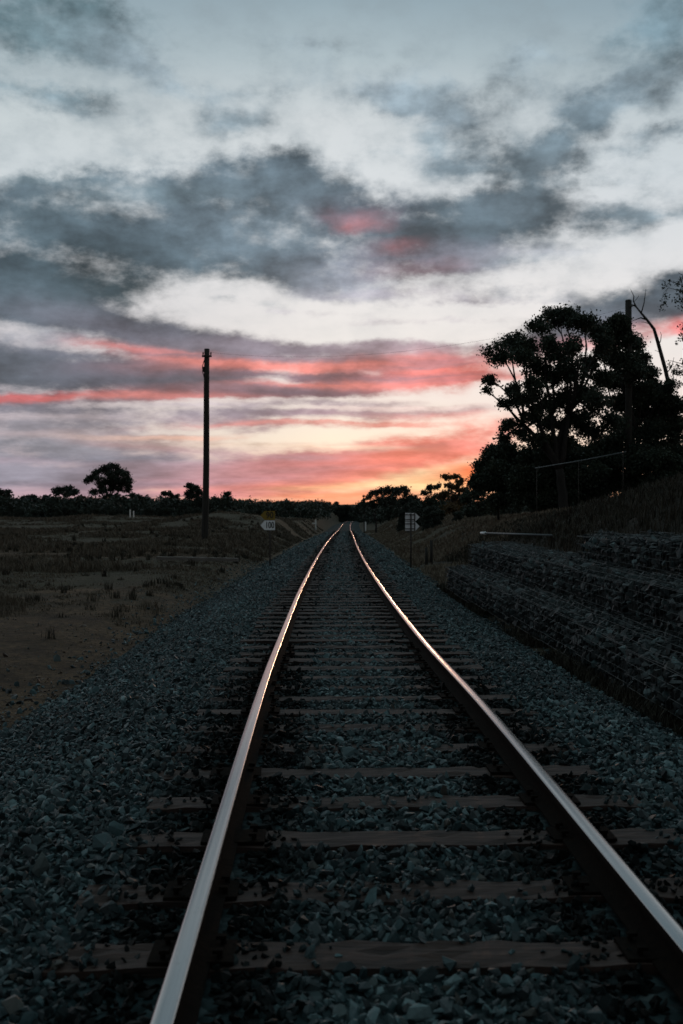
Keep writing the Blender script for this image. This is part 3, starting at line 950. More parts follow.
def build_tree(name, label, cat, base, clumps, trunk_r, leaf_size=.13, per=430, fork=.45, group=None, mat='leaf', flat=.8, sub=9, twigs=3):
    """clumps: list of (x, y, z, r) in world coordinates"""
    base = Vector(base)
    e = empty(name, base)
    tag(e, label, cat, group)
    C = [Vector(c[:3]) - base for c in clumps]; R = [c[3] for c in clumps]
    mean = sum(C, Vector()) / len(C)
    lowest = min(c.z for c in C)
    mb = MB()
    fk = Vector((mean.x * .35, mean.y * .35, max(.25, mean.z * fork)))
    tr = limb(mb, (0, 0, -.3), fk, trunk_r, trunk_r * .75, .05, 6, 8)
    mb2 = MB()
    # main limbs to a few sector means, then to each clump
    nl = max(2, min(5, len(C) // 4 + 1))
    order = sorted(range(len(C)), key=lambda i: C[i].x + .3 * C[i].z)
    for s in range(nl):
        ids = order[s * len(C) // nl:(s + 1) * len(C) // nl]
        if not ids: continue
        m = sum((C[i] for i in ids), Vector()) / len(ids)
        kn = fk.lerp(m, .62)
        limb(mb, fk, kn, trunk_r * .6, trunk_r * .34, .1, 5, 7)
        for i in ids:
            tip = limb(mb, kn, C[i], trunk_r * .3, trunk_r * .08, .12, 5, 5)
            for q in range(twigs):
                d = Vector((random.gauss(0, 1), random.gauss(0, 1), random.gauss(.2, .8))).normalized() * R[i] * random.uniform(.6, 1.0)
                limb(mb, tip[-2], C[i] + d, trunk_r * .08, trunk_r * .02, .15, 3, 4)
    link('trunk', mb.mesh('trunk', [M['bark']], True), e)
    v, f, a = leaf_cloud(C, R, per, leaf_size, flat, sub)
    link('crown', np_mesh('crown', v, f, [M[mat]], attr=a), e)
    return e


def gz(x, y): return float(ground_z(x, y))


def px_clumps(lst, d, jitter=1.2):
    out = []
    for (x, y, r) in lst:
        dd = d + random.uniform(-jitter, jitter)
        p = at(x, y, dd)
        out.append((p.x, p.y, p.z, r * dd / F))
    return out


def base_at(px, d):
    x = CAM.x + (px - 315.6) * d / F
    return (x, d, gz(x, d))


# --- the big gum on the right bank
main = [(490, 380, 8), (487, 390, 5), (499, 353, 13), (512, 343, 13), (528, 344, 12), (522, 356, 12), (540, 326, 11), (553, 318, 12), (568, 317, 14), (583, 321, 13),
        (596, 329, 12), (604, 343, 11), (548, 345, 11), (538, 366, 14), (560, 352, 14), (575, 345, 11), (588, 362, 13), (572, 372, 15), (553, 378, 15), (536, 385, 12),
        (514, 390, 9), (508, 403, 8), (522, 398, 12), (545, 402, 15), (566, 400, 15), (585, 392, 14), (602, 378, 12), (600, 402, 14), (532, 415, 12), (510, 424, 10),
        (555, 424, 14), (578, 418, 13), (505, 437, 8), (521, 434, 9), (540, 437, 13), (565, 440, 14), (590, 432, 15), (612, 420, 13)]
build_tree('gum_tree', 'large dark gum tree with rounded leaf clumps on the right bank, left of the poles', 'tree',
           base_at(566, 42), px_clumps([(x, y, r * 1.07) for x, y, r in main], 42, 1.6), .22, .11, 1250, .33, flat=.78, sub=13)
second = [(612, 333, 13), (618, 323, 11), (625, 338, 11), (606, 352, 11), (622, 358, 13), (636, 345, 9), (641, 357, 10), (634, 372, 13), (650, 372, 9), (655, 385, 10),
          (618, 380, 13), (640, 392, 14), (660, 400, 12), (622, 402, 13), (645, 412, 14), (668, 414, 13), (668, 396, 9), (679, 405, 12), (673, 384, 6), (630, 425, 14), (655, 432, 15), (678, 428, 14), (612, 440, 14), (640, 448, 15), (668, 450, 15)]
build_tree('gum_tree', 'dense dark gum tree around the tall wooden pole on the right bank', 'tree',
           base_at(640, 46), px_clumps([(x, y, r * 1.1) for x, y, r in second], 46, 1.4), .18, .11, 2100, .35, flat=.8, sub=13)
# understorey along the bank
for (lst, d, bx, lab, lf) in (
    ([(483, 470, 11), (494, 455, 12), (506, 452, 12), (478, 482, 9), (490, 484, 13), (505, 472, 15), (520, 462, 15), (512, 490, 14), (496, 500, 12)], 46, 500,
     'bushy dark shrub at the left foot of the large gum tree', .14),
    ([(530, 458, 15), (548, 455, 15), (566, 458, 15), (538, 478, 15), (556, 476, 16), (572, 480, 15), (545, 497, 15), (563, 500, 15), (525, 495, 13), (535, 488, 13), (552, 466, 12), (566, 490, 13), (578, 468, 12), (520, 478, 12)], 44, 548,
     'dark shrub behind the left end of the pipe railing on the bank', .14),
    ([(585, 455, 15), (602, 458, 16), (620, 462, 16), (590, 475, 16), (608, 478, 16), (625, 482, 15), (600, 495, 15), (583, 492, 14)], 45, 604,
     'dark shrub behind the right end of the pipe railing on the bank', .14),
    ([(640, 465, 15), (656, 462, 16), (672, 466, 16), (690, 460, 17), (645, 482, 15), (664, 483, 16), (683, 480, 16), (700, 470, 17)], 44, 668,
     'dark shrub under the sparse tree at the right edge of the photo', .14)):
    build_tree('shrub', lab, 'shrub', base_at(bx, d), px_clumps(lst, d, 1.0), .07, .12, 3000, .3, group='dark shrubs on the right bank', sub=10)

# --- dead tree
bs = Vector(base_at(676, 48))
e = empty('dead_tree', bs); tag(e, 'bare dead tree with a leaning forked trunk and no leaves beside the wooden pole', 'tree')


def deadpts(lst, d=48): return [at(x, y, d) - bs for x, y in lst]


mb = MB()
mb.tube([Vector((0, 0, -.3))] + deadpts([(676, 440), (672, 388), (668, 370), (663, 352), (659, 338), (656, 328), (649, 319), (643, 312), (638, 306), (635, 300)]),
        [.15, .13, .10, .095, .09, .085, .075, .06, .048, .036, .028], 8)
link('trunk', mb.mesh('trunk', [M['deadwood']], True), e)
for lst, r in (([(635, 300), (634, 296), (634, 290), (633.5, 287)], .028), ([(643, 312), (645, 303), (645.5, 296), (646.5, 288)], .032), ([(646, 298), (648, 295)], .014),
               ([(649, 319), (643, 316.5), (637, 319), (632, 321)], .04), ([(638, 306), (633, 303.5), (630.5, 308)], .03), ([(635.5, 301), (638.5, 297), (640, 294)], .016),
               ([(661, 344), (663.5, 339), (663, 334), (661, 331)], .026), ([(652, 323), (646, 321), (642, 321)], .02), ([(665, 358), (660, 352), (657, 349)], .025),
               ([(669, 372), (675, 366), (677, 356)], .03)):
    mb = MB(); pts = deadpts(lst)
    pts = [p + Vector((0, random.uniform(-.25, .25) * (i > 0), 0)) for i, p in enumerate(pts)]
    mb.tube(pts, [r * (1 - .75 * i / (len(pts) - 1)) for i in range(len(pts))], 6)
    link('branch', mb.mesh('branch', [M['deadwood']], True), e)

# --- sparse twiggy tree at the right edge
bs = Vector(base_at(700, 38))
e = empty('sparse_tree', bs); tag(e, 'sparse thin tree with hanging twigs and few leaves at the right edge of the photo', 'tree')
mb = MB(); tips = []
tp = [Vector((0, 0, -.3))] + [at(x + 1, y, 38) - bs for x, y in ((704, 440), (701, 400), (697, 365), (694, 335), (696, 305), (692, 285))]
mb.tube(tp, [.12, .11, .09, .075, .055, .035, .015], 7)
for k in range(30):
    t = random.uniform(.25, 1) * (len(tp) - 1.01)
    i = int(t); p = tp[i].lerp(tp[i + 1], t - i)
    dx = random.uniform(-1.0, .9); q = p + Vector((dx, random.uniform(-.8, .8), random.uniform(.1, .7)))
    pts = limb(mb, p, q, .022, .009, .1, 4, 4)
    for j in range(3):
        s = pts[random.randrange(2, 5)]
        tip = s + Vector((random.uniform(-.3, .15), random.uniform(-.3, .3), random.uniform(-.9, -.15)))
        limb(mb, s, tip, .008, .003, .15, 3, 3); tips.append(tip); tips.append(s.lerp(tip, .5))
link('trunk', mb.mesh('trunk', [M['bark']], True), e)
v, f, a = leaf_cloud([t[:] for t in tips], [.17] * len(tips), 130, .085, 1, 5)
link('crown', np_mesh('crown', v, f, [M['leaf']], attr=a), e)

# --- middle distance, right of the line
mid_r = [
    ('low dark bush at the left end of the thicket right of the track', [(369, 497, 4), (374, 494, 4.5), (380, 492, 5), (372, 504, 6), (382, 502, 7)], 120, 376, 'leaf_far'),
    ('wide dark round bush right of the track in front of the sunset', [(388, 491, 6), (397, 490, 7), (406, 491, 6.5), (392, 500, 8), (404, 501, 8), (413, 498, 6), (418, 506, 7)], 115, 402, 'leaf_far'),
    ('small thin crowned tree showing the orange sky through its leaves', [(425, 493, 4.5), (431, 489, 5), (437, 486, 4.5), (431, 499, 6), (440, 496, 6), (425, 505, 7), (438, 506, 7)], 108, 432, 'leaf'),
    ('thin tree with backlit reddish leaves standing nearest the brightest glow of the sunset', [(447, 477, 4.5), (455, 476, 5), (462, 481, 5), (450, 486, 5.5), (459, 488, 6), (466, 490, 5), (446, 495, 7), (460, 500, 9), (450, 507, 9)], 92, 456, 'leaf_backlit'),
    ('dark bush filling the gap below the shrub at the large gum', [(468, 499, 8), (476, 494, 9), (484, 505, 10), (470, 512, 10), (488, 515, 11)], 75, 478, 'leaf'),
]
for lab, lst, d, bx, mt in mid_r:
    build_tree('bush_tree', lab, 'tree', base_at(bx, d), px_clumps(lst, d, 2.5), .12, .20, 420, .35, mat=mt, sub=9, twigs=2)
# pointed sapling
build_tree('bush_tree', 'tiny pointed dark tree rising just left of the thicket right of the track', 'tree', base_at(364, 135),
           px_clumps([(364, 496, 1.5), (364, 500, 2.4), (364, 505, 3.4), (363, 510, 4)], 135, .3), .08, .22, 240, .4, mat='leaf_far', twigs=1)

# --- skyline on the left
iso = [(92, 478, 4), (90, 481, 3.5), (97, 474, 4.5), (103, 470, 5), (110, 467, 4.5), (116, 466.5, 4.5), (121, 471, 5), (126, 475, 5), (130, 481, 4.5), (128, 486, 3.5), (112, 476, 5.5),
       (118, 480, 5.5), (106, 481, 4), (101, 484, 3), (96, 492, 4), (104, 491, 4), (112, 489, 4.5), (122, 488, 4), (127, 490, 3.5), (109, 497, 5), (118, 497, 5), (112, 483, 5), (120, 483, 5), (104, 486, 4), (100, 479, 4), (126, 481, 4), (110, 472, 5)]
build_tree('lone_tree', 'lone round topped tree standing above the dark skyline on the left', 'tree', base_at(113, 190), px_clumps([(x, y, r * (1.1 if y < 480 else 1.2)) for x, y, r in iso], 190, 3), .32, .28, 200, .3, mat='leaf_far', sub=9, twigs=2)
left_sky = [
    ('small round tree at the left edge of the skyline', [(2, 493, 5), (9, 494, 5), (5, 500, 6), (12, 503, 6)], 180, 6, 'leaf_far'),
    ('small blunt bush on the left skyline between the edge tree and the pointed one', [(30, 498, 4), (36, 498, 4.5), (33, 504, 6), (40, 505, 6)], 182, 34, 'leaf_far'),
    ('small pointed tree on the left skyline beside the wide leafy one', [(47, 496, 3), (47, 500, 4.5), (46, 506, 6)], 178, 47, 'leaf_far'),
    ('wide leafy tree with orange sky under its crown left of the lone tree', [(57, 492, 4.5), (63, 490, 5), (70, 489, 5), (76, 492, 4.5), (68, 494, 4), (58, 501, 4), (76, 502, 4), (66, 507, 6)], 176, 66, 'leaf_far'),
    ('small bush with backlit brownish leaves between the wide leafy tree and the lone tree', [(83, 497, 3.2), (84, 501, 4), (82, 506, 5)], 172, 83, 'leaf_backlit'),
    ('low tree joining the skyline just right of the lone tree', [(135, 496, 4), (140, 498, 4), (147, 499, 4), (140, 506, 7)], 184, 140, 'leaf_far'),
    ('low spreading bush on the skyline left of the tall pole', [(165, 494, 3.5), (171, 495, 4), (177, 497, 4), (170, 504, 7), (180, 505, 7)], 170, 172, 'leaf_far'),
    ('dark tree right behind the tall pole with a taller left side', [(190, 486, 4), (194, 488, 5), (200, 492, 5), (191, 495, 6), (200, 500, 7), (188, 504, 7), (207, 503, 6)], 150, 196, 'leaf_far'),
    ('small egg shaped tree on the skyline just right of the tall pole', [(228, 493, 3.5), (227, 498, 5), (229, 503, 6), (224, 507, 6)], 160, 227, 'leaf_far'),
]
for lab, lst, d, bx, mt in left_sky:
    build_tree('bush_tree', lab, 'tree', base_at(bx, d), px_clumps(lst, d, 2.0), .16, .30, 260, .35, mat=mt, sub=8, twigs=2)


# --- the far wood: one mesh pair per variant, many individual trees
def wood_variant(h, w):
    C = []; R = []
    for k in range(13):
        z = random.uniform(.12, .96)
        rr = w * (1 - .55 * abs(z - .45))
        an = random.uniform(0, 6.28)
        C.append((math.cos(an) * rr * random.uniform(.1, .75), math.sin(an) * rr * random.uniform(.1, .75), z * h)); R.append(w * random.uniform(.3, .5))
    C += [(w * .4, 0, h * .2), (-w * .4, 0, h * .22), (0, w * .4, h * .12), (0, -w * .4, h * .35)]; R += [w * .6] * 4
    v, f, a = leaf_cloud(C, R, 260, .32, .85, 10)
    mb = MB(); mb.tube([(0, 0, -.5), (.05, 0, h * .4), (0, 0, h * .85)], [.16, .12, .04], 5)
    return np_mesh('crown', v, f, [M['leaf_far']], attr=a), mb.mesh('trunk', [M['bark']], True)


VAR = [wood_variant(random.uniform(6, 7.5), random.uniform(2.2, 3.2)) for i in range(7)]


def wood_tree(x, y, s, label, group):
    e = empty('wood_tree', (x, y, gz(x, y) - .2), random.uniform(0, 6.28)); e.scale = (s * random.uniform(.9, 1.15), s * random.uniform(.9, 1.15), s)
    c, t = random.choice(VAR)
    link('crown', c, e); link('trunk', t, e)
    tag(e, label, 'tree', group)


for row, (d, top, step) in enumerate(((165, 506, 17), (200, 503, 15), (232, 501, 13), (262, 499.6, 12), (300, 498.4, 10))):
    px = -30
    while px < 720:
        p_ = px + random.uniform(-4, 4)
        x = CAM.x + (p_ - 315.6) * d / F
        dd = d + random.uniform(-8, 8)
        px += step * random.uniform(.7, 1.3)
        if abs(x - float(cx(dd))) < (7 if row < 3 else 3.5) and row < 4: continue
        zt = CAM.z - (top + random.uniform(.6, 2.4) - HORIZON) * d / F
        hgt = max(2.5, zt - gz(x, dd) + .3)
        wood_tree(x, dd, hgt / (8.4 if row == 4 else 9.2), 'low dark tree in the far wood that closes the view below the sunset', 'trees of the far wood')
# the dark mass of undergrowth between and below those trees
C = []; R = []
for k in range(1500):
    px = random.uniform(-40, 720); d = random.uniform(150, 330)
    x = CAM.x + (px - 315.6) * d / F
    if abs(x - float(cx(d))) < 5 and d < 300: continue
    r = random.uniform(1.2, 2.1); z = gz(x, d) + random.uniform(.2, 2.6)
    C.append((x, d, min(z, CAM.z + .05 + (.8 if px < 235 else 0) - r * .75))); R.append(r)
for k in range(70):
    d = random.uniform(322, 345); x = float(cx(d)) + random.uniform(-14, 14)
    C.append((x, d, random.uniform(-4.2, .6))); R.append(random.uniform(1.2, 1.9))
v, f, a = leaf_cloud(C, R, 20, .5, .8, 8)
o = link('undergrowth', np_mesh('undergrowth', v, f, [M['leaf_far']], attr=a))
tag(o, 'dark mass of low undergrowth filling the far wood below the skyline', 'undergrowth', kind='stuff')
# scrub belt in the left field
for i in range(62):
    px = random.uniform(-15, 262); d = random.uniform(118, 165)
    x = CAM.x + (px - 315.6) * d / F
    top = 503 + random.uniform(0, 9) + max(0, (px - 190) * .1)
    zt = CAM.z - (top - HORIZON) * d / F
    wood_tree(x, d, max(1.5, zt - gz(x, d)) / 6.8, 'dark scrubby tree in the belt beyond the left field', 'scrub beyond the left field')
for i in range(48):
    px = random.uniform(376, 520); d = random.uniform(62, 120)
    x = CAM.x + (px - 315.6) * d / F
    top = 505 + random.uniform(-5, 9)
    zt = CAM.z - (top - HORIZON) * d / F
    if zt - gz(x, d) < .6 or x - float(cx(d)) < 5.2: continue
    wood_tree(x, d, (zt - gz(x, d)) / 6.8, 'dark scrubby bush under the thicket right of the track', 'scrub right of the track')


# ------------------------------------------------------------------ grass
def grass_mat(name, c1, c2):
    m, t, b = material(name)
    a_ = t.n('ShaderNodeAttribute', attribute_name='tone')
    c = t.mix(a_.outputs['Fac'], c1, c2)
    t.l(c, b.inputs['Base Color']); b.inputs['Roughness'].default_value = .8
    b.inputs['Specular IOR Level'].default_value = .2
    return m


M['grass'] = grass_mat('dry_grass', (.040, .033, .024), (.155, .120, .086))


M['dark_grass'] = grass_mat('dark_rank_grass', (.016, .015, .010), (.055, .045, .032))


def grass(name, label, xs, ys, h, tone_off=0.0, blades=7, width=.006, mat='grass'):
    n = len(xs); N = n * blades
    X = np.repeat(xs, blades) + RNG.normal(0, .05, N); Y = np.repeat(ys, blades) + RNG.normal(0, .05, N)
    Hh = np.repeat(h, blades) * RNG.uniform(.45, 1.15, N)
    Z = ground_z(X, Y) - .02
    an = RNG.uniform(0, 6.28, N); ln = RNG.uniform(.1, .65, N) * Hh
    wx, wy = np.cos(an + 1.57), np.sin(an + 1.57)
    wd = width * RNG.uniform(.6, 1.5, N) * np.clip(Y / 14, 1, 4)
    p0 = np.stack([X, Y, Z], -1)
    side = np.stack([wx * wd, wy * wd, np.zeros(N)], -1)
    p1 = p0 + np.stack([np.cos(an) * ln * .35, np.sin(an) * ln * .35, Hh * .6], -1)
    p2 = p0 + np.stack([np.cos(an) * ln, np.sin(an) * ln, Hh], -1)
    V = np.stack([p0 - side, p0 + side, p1 + side * .8, p1 - side * .8, p2], 1).reshape(-1, 3)
    b = np.arange(N) * 5
    F3 = np.concatenate([np.stack([b, b + 1, b + 2], -1), np.stack([b, b + 2, b + 3], -1), np.stack([b + 3, b + 2, b + 4], -1)])
    tone = np.clip(np.repeat(RNG.random(n) * .7 + tone_off, blades) + RNG.random(N) * .3, 0, 1)
    o = link(name, np_mesh(name, V, F3, [M[mat]], attr={'tone': np.repeat(tone, 5)}))
    tag(o, label, 'grass', kind='stuff')


# left field
n = 125000
yy = 9 + (RNG.random(n) ** 1.6) * 150
xx = cx(yy) - 3.3 - RNG.random(n) * (2 + yy * .36)
m = fbm(xx * .35, yy * .35, 4) + .25 * (fbm(xx * 1.4 + 4, yy * 1.4, 3) - .5)
near = np.maximum(sstep(-11, -4.0, xx) * (1 - sstep(12, 30, yy)), .9 * sstep(-7.5, -4.6, xx) * (1 - sstep(26, 44, yy)))
road = sstep(37, 39, yy) * (1 - sstep(44, 48, yy)) * .7
k = RNG.random(n) < (.16 + .84 * sstep(.28, .60, m)) * (1 - .93 * near) * (1 - .75 * road)
xx, yy, m, near = xx[k], yy[k], m[k], near[k]
grass('field_grass', 'patchy dry grass over the dark field left of the track', xx, yy, .03 + .22 * sstep(.42, .68, m - .3 * near) * RNG.uniform(.25, 1.4, len(xx)) ** 1.3, width=.0045)
n = 70000
yy = 8 + (RNG.random(n) ** 1.5) * 70
xx = cx(yy) - 3.2 - RNG.random(n) * (2 + yy * .36)
m = fbm(xx * .8 + 20, yy * .5, 4) - .22 * sstep(-8.5, -4.5, xx) * (1 - sstep(15, 25, yy))
k = RNG.random(n) < sstep(.38, .62, m)
grass('short_grass', 'thin short dead grass and weeds on the bare dirt left of the track', xx[k], yy[k], RNG.uniform(.02, .09, k.sum()), .15, blades=4)
n = 2600
yy = 9 + RNG.random(n) ** 1.5 * 80
xx = cx(yy) - 3.6 - RNG.random(n) * (2 + yy * .36)
k = (RNG.random(n) < .12 + .88 * sstep(.45, .65, fbm(xx * .25 + 40, yy * .2, 4))) & (RNG.random(n) < sstep(13, 34, yy))
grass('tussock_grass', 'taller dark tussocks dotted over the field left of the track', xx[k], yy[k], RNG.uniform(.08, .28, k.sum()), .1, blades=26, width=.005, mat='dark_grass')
# right verge, foot of the gabions, and the bank
n = 4200
yy = RNG.uniform(4, 26, n); xx = cx(yy) + RNG.normal(2.52, .07, n)
k = fbm(yy * .8, xx * .3, 3) > .5
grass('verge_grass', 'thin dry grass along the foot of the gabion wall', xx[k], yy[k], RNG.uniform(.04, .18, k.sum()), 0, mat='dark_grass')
n = 24000
yy = 25 + RNG.random(n) ** 1.5 * 130; xx = cx(yy) + 2.7 + RNG.random(n) ** 1.3 * (3 + yy * .12)
k = fbm(xx * .5 + 8, yy * .3, 3) > .40
grass('bank_grass', 'pale dry grass on the verge and bank beyond the gabion wall', xx[k], yy[k], RNG.uniform(.06, .26, k.sum()), .6)
n = 30000
yy = RNG.uniform(5, 40, n); xx = cx(yy) + 3.95 + RNG.random(n) * 14
k = fbm(xx * .5 + 2, yy * .5, 3) > .22
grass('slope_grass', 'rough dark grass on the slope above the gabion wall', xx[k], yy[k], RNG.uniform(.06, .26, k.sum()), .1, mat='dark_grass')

# ------------------------------------------------------------------ poles and wire
b0 = Vector(base_at(205, 57))
lp = empty('utility_pole', b0); tag(lp, 'tall plain wooden pole standing alone in the left field', 'pole')
top = at(208, 349.5, 57) - b0
mb = MB(); q = [Vector((0, 0, -.4))] + [top * t + Vector((.03 * math.sin(t * 5), 0, 0)) for t in (.02, .2, .4, .6, .8, 1.0)]
mb.tube(q, [.2, .19, .178, .168, .16, .15, .14], 10)
link('pole_shaft', mb.mesh('pole_shaft', [M['pole']], True), lp)
mb = MB(); mb.box(top + Vector((-.02, -.17, -.42)), (.52, .08, .10)); link('cross_arm', mb.mesh('cross_arm', [M['pole']]), lp)
for dx in (-.22, .2):
    mb = MB(); mb.tube([top + Vector((dx, -.17, -.37)), top + Vector((dx, -.17, -.28)), top + Vector((dx, -.17, -.24)), top + Vector((dx, -.17, -.2))], [.02, .045, .03, .04], 8)
    link('insulator', mb.mesh('insulator', [M['insulator']], True), lp)
mb = MB(); mb.tube([top + Vector((-.15, -.05, -.55)), top + Vector((-.26, -.1, -.95)), top + Vector((-.25, -.1, -1.25)), top + Vector((-.16, -.05, -1.6))], .022, 6)
mb.box(top + Vector((-.2, -.1, -1.12)), (.10, .12, .28))
link('cable_loop', mb.mesh('cable_loop', [M['iron']]), lp)

b1 = Vector(base_at(631, 45))
rp = empty('utility_pole', b1); tag(rp, 'wooden pole rising out of the gum trees on the right bank', 'pole')
t1 = at(630, 300, 45) - b1
mb = MB(); mb.tube([Vector((0, 0, -.4)), t1 * .5, t1], [.165, .15, .14], 10); link('pole_shaft', mb.mesh('pole_shaft', [M['pole']], True), rp)
mb = MB(); mb.tube([t1 + Vector((0, 0, -.0)), t1 + Vector((0, 0, .05))], [.15, .11], 10); link('pole_cap', mb.mesh('pole_cap', [M['iron']]), rp)
mb = MB(); mb.tube([t1 + Vector((0, -.14, -.3)), t1 + Vector((.25, -.2, -.18))], .03, 6); link('bracket', mb.mesh('bracket', [M['iron']]), rp)

A = b0 + top + Vector((.2, -.17, -.22)); B = b1 + t1 + Vector((-.1, -.14, -.3))
pts = []
for i in range(33):
    t = i / 32; p = A.lerp(B, t); p.z -= 4 * .95 * t * (1 - t); pts.append(p)
mb = MB(); mb.tube(pts, .0036, 4)
o = link('overhead_wire', mb.mesh('overhead_wire', [M['iron']], True)); tag(o, 'thin dark wire sagging across the sky between the two wooden poles', 'wire')


# ------------------------------------------------------------------ signs and posts
def digits_mesh(txt, size):
    cu = bpy.data.curves.new('digits', 'FONT'); cu.body = txt; cu.size = size; cu.align_x = 'CENTER'; cu.align_y = 'CENTER'
    cu.extrude = .002; cu.offset = .006
    ob = bpy.data.objects.new('digits_tmp', cu); COL.objects.link(ob)
    dg = bpy.context.evaluated_depsgraph_get(); dg.update()
    me = bpy.data.meshes.new_from_object(ob.evaluated_get(dg))
    bpy.data.objects.remove(ob); bpy.data.curves.remove(cu)
    me.materials.clear(); me.materials.append(M['black_paint'])
    return me


ds = 36.0
b = Vector(base_at(270, ds)); s = ds / F
e = empty('speed_sign', b); tag(e, 'trackside sign of two left pointing arrow plates, yellow 90 above white 100', 'sign')
mb = MB(); ptop = at(270, 510.5, ds).z - b.z
mb.tube([(0, .03, -.3), (0, .03, ptop)], .026, 8); link('post', mb.mesh('post', [M['iron']], True), e)
for (yt, yb, mt, txt) in ((511, 519.8, 'yellow_paint', '90'), (520.6, 530, 'white_paint', '100')):
    zt, zb = at(0, yt, ds).z - b.z, at(0, yb, ds).z - b.z
    zm = (zt + zb) / 2
    X = lambda p: (p - 270) * s
    out = [(X(264.6), zb), (X(275), zb), (X(275), zt), (X(264.6), zt), (X(260.6), zm)]
    mb = MB(); mb.prism(out, -.012, 0); pl = link('sign_plate', mb.mesh('sign_plate', [M[mt]]), e)
    dm = link('digits', digits_mesh(txt, .30 if txt == '100' else .30), pl)
    dm.location = (X(269.8), -.0155, zm); dm.rotation_euler = (math.pi / 2, 0, 0)
    dm.scale = (.68 if txt == '100' else .85, 1, 1)

b = Vector(base_at(411, ds))
e = empty('speed_sign', b); tag(e, 'trackside sign seen from behind, two pale right pointing arrow plates on one post', 'sign')
mb = MB(); mb.tube([(0, -.03, -.3), (0, -.03, at(0, 513.5, ds).z - b.z)], .028, 8); link('post', mb.mesh('post', [M['iron']], True), e)
X = lambda p: (p - 411) * s
for (yt, yb) in ((513, 521.4), (522, 530.8)):
    zt, zb = at(0, yt, ds).z - b.z, at(0, yb, ds).z - b.z
    zm = (zt + zb) / 2
    mb = MB(); mb.prism([(X(405.4), zb), (X(415.6), zb), (X(419.8), zm), (X(415.6), zt), (X(405.4), zt)], 0.0, .012)
    pl = link('sign_plate', mb.mesh('sign_plate', [M['back_plate']]), e)
    for zz in (zm - .085, zm + .085):
        mb = MB(); mb.box((X(410.3), -.011, zz), (.33, .02, .03)); link('strap', mb.mesh('strap', [M['iron']]), pl)
    mb = MB(); mb.box((X(414.9), -.011, zm), (.035, .021, zt - zb - .01)); link('strap', mb.mesh('strap', [M['iron']]), pl)

# pair of short dark posts by the right sign
for px, lab, h in ((426.5, 'short dark timber post in the grass, nearer the right sign', .62), (431.5, 'taller dark timber post in the grass, farther from the right sign', .85)):
    b = Vector(base_at(px, 37)); mb = MB()
    mb.tube([(0, 0, -.2), (.01, 0, h * .5), (.0, 0, h)], [.055, .052, .05], 8)
    o = link('timber_post', mb.mesh('timber_post', [M['pole']], True), None, b); tag(o, lab, 'post', 'short timber posts by the right sign')

# white markers beside the line
b = Vector(base_at(315.7, 140)); e = empty('marker_post', b); tag(e, 'white marker post with a small crosspiece left of the track', 'post')
zt = at(0, 519.6, 140).z - b.z
mb = MB(); mb.box((0, 0, zt / 2 - .1), (.17, .12, zt + .2)); link('post', mb.mesh('post', [M['post_white']]), e)
mb = MB(); mb.box((-.16, -.075, zt - .5), (.6, .03, .16)); link('crosspiece', mb.mesh('crosspiece', [M['post_white']]), e)
b = Vector(base_at(365.6, 140)); zt = max(.6, at(0, 522.3, 140).z - b.z)
mb = MB(); mb.box((0, 0, zt / 2 - .1), (.17, .12, zt + .2)); mb.prism([(-.085, zt), (.085, zt), (0, zt + .08)], -.06, .06)
o = link('marker_post', mb.mesh('marker_post', [M['post_white']]), None, b); tag(o, 'plain white marker post right of the far track', 'post')
for px, h, lab in ((131, .5, 'taller of two small white posts at the foot of the left tree belt'), (134.5, .36, 'shorter of two small white posts at the foot of the left tree belt')):
    d = 100; x = CAM.x + (px - 315.6) * d / F
    mb = MB(); mb.box((0, 0, h / 2 - .1), (.11, .09, h + .2)); mb.prism([(-.055, h), (.055, h), (0, h + .04)], -.045, .045)
    zz = max(gz(x, d), at(0, 515, d).z)
    o = link('marker_post', mb.mesh('marker_post', [M['post_white']]), None, (x, d, zz)); tag(o, lab, 'post')

# bleached beam on the dirt
a_, c_ = Vector(base_at(158, 36)), Vector(base_at(238, 35.2))
c_.z = a_.z - .02
mid = (a_ + c_) / 2; L = (c_ - a_).length
mb = MB(); n = 14
for i in range(n):
    x0 = -L / 2 + L * i / n
    mb.box((x0 + L / n / 2, 0, .09), (L / n, .19, .15), jit=.004)
mb2 = MB()
prof = [(-.095, .0), (.095, .0), (.1, .10), (.085, .115), (-.085, .115), (-.1, .10)]
V = []; Fq = []
for i in range(n + 1):
    x0 = -L / 2 + L * i / n
    V += [(x0, p[0] + random.uniform(-.006, .006), p[1] + random.uniform(-.006, .006) + .02) for p in prof]
for i in range(n):
    for k in range(6): Fq.append((i * 6 + k, i * 6 + (k + 1) % 6, (i + 1) * 6 + (k + 1) % 6, (i + 1) * 6 + k))
mb2.add(V, Fq + [tuple(range(6)), tuple(n * 6 + k for k in range(6))])
o = link('timber_beam', mb2.mesh('timber_beam', [M['beam']]), None, mid + Vector((0, 0, .06)), math.atan2(c_.y - a_.y, c_.x - a_.x))
o.rotation_euler[1] = -math.asin((c_.z - a_.z) / L)
tag(o, 'long pale timber beam lying on bare dirt left of the track', 'beam')

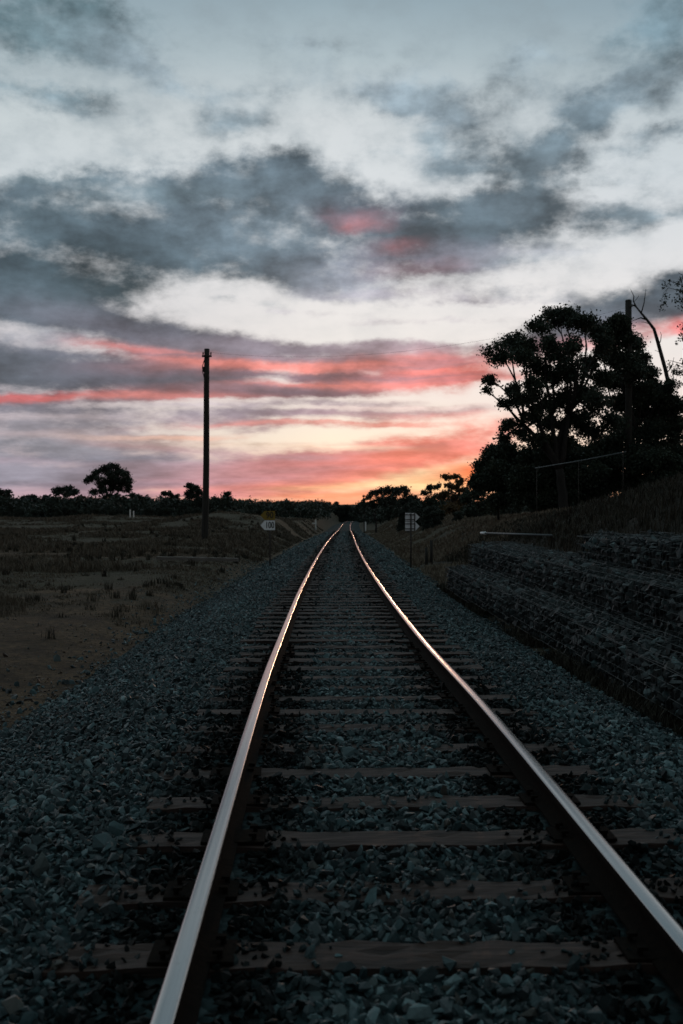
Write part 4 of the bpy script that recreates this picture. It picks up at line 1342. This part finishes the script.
# pipe lying on the second tier of gabions, white end towards the track
p0, p1 = Vector((float(cx(24)) + 3.22, 24.0, .575)), Vector((float(cx(19.5)) + 3.95, 19.6, .66))
d_ = (p1 - p0).normalized()
e = empty('pipe', p0); tag(e, 'thin pipe with a white painted end lying on the middle row of gabions', 'pipe')
mb = MB(); mb.tube([d_ * .35, (p1 - p0)], .02, 8); link('pipe_length', mb.mesh('pipe_length', [M['galv']], True), e)
mb = MB(); mb.tube([(0, 0, 0), d_ * .35], [.022, .036], 8); link('painted_end', mb.mesh('painted_end', [M['white_paint']], True), e)

# pipe railing up the bank
r0, r1 = at(536, 468, 30), at(628, 451.5, 27.5)
e = empty('pipe_railing', Vector((r0.x, r0.y, gz(r0.x, r0.y)))); o_ = e.location
tag(e, 'thin metal pipe railing climbing the bank in front of the dark shrubs', 'railing')
mb = MB(); mb.tube([r0 - o_, r0.lerp(r1, .5) - o_ + Vector((0, 0, -.02)), r1 - o_], .016, 8); link('handrail', mb.mesh('handrail', [M['galv']], True), e)
for t in (.02, .5, .97):
    p = r0.lerp(r1, t)
    mb = MB(); mb.tube([Vector((p.x, p.y, gz(p.x, p.y) - .2)) - o_, p - o_], .008, 8); link('post', mb.mesh('post', [M['iron']], True), e)

sl = bpy.data.lights.new('sun', 'SUN'); sl.energy = .25; sl.angle = math.radians(3); sl.color = (1, .55, .32)
so = bpy.data.objects.new('sun', sl); COL.objects.link(so)
dirv = Vector((math.sin(SUN_AZ) * math.cos(SUN_EL), math.cos(SUN_AZ) * math.cos(SUN_EL), math.sin(SUN_EL)))
so.rotation_euler = (-dirv).to_track_quat('-Z', 'Y').to_euler(); so.location = (20, 150, 60)

# ------------------------------------------------------------------ camera, view
cd = bpy.data.cameras.new('camera'); cam = bpy.data.objects.new('camera', cd); COL.objects.link(cam)
cam.location = CAM
cam.rotation_euler = (math.pi / 2 - PITCH, 0, -YAW)
cd.sensor_fit = 'VERTICAL'; cd.sensor_height = 36; cd.lens = 36 * F / H
cd.dof.use_dof = True; cd.dof.focus_distance = 9.5; cd.dof.aperture_fstop = 3.8; cd.dof.aperture_blades = 7
cd.clip_start = .05; cd.clip_end = 6000
scene.camera = cam
vs = scene.view_settings
scene.display_settings.display_device = 'sRGB'
vs.view_transform = 'Standard'; vs.look = 'None'; vs.exposure = 0; vs.gamma = 1; vs.use_curve_mapping = False
cy = scene.cycles
cy.max_bounces = 5; cy.diffuse_bounces = 3; cy.glossy_bounces = 3; cy.transmission_bounces = 3
cy.use_denoising = True
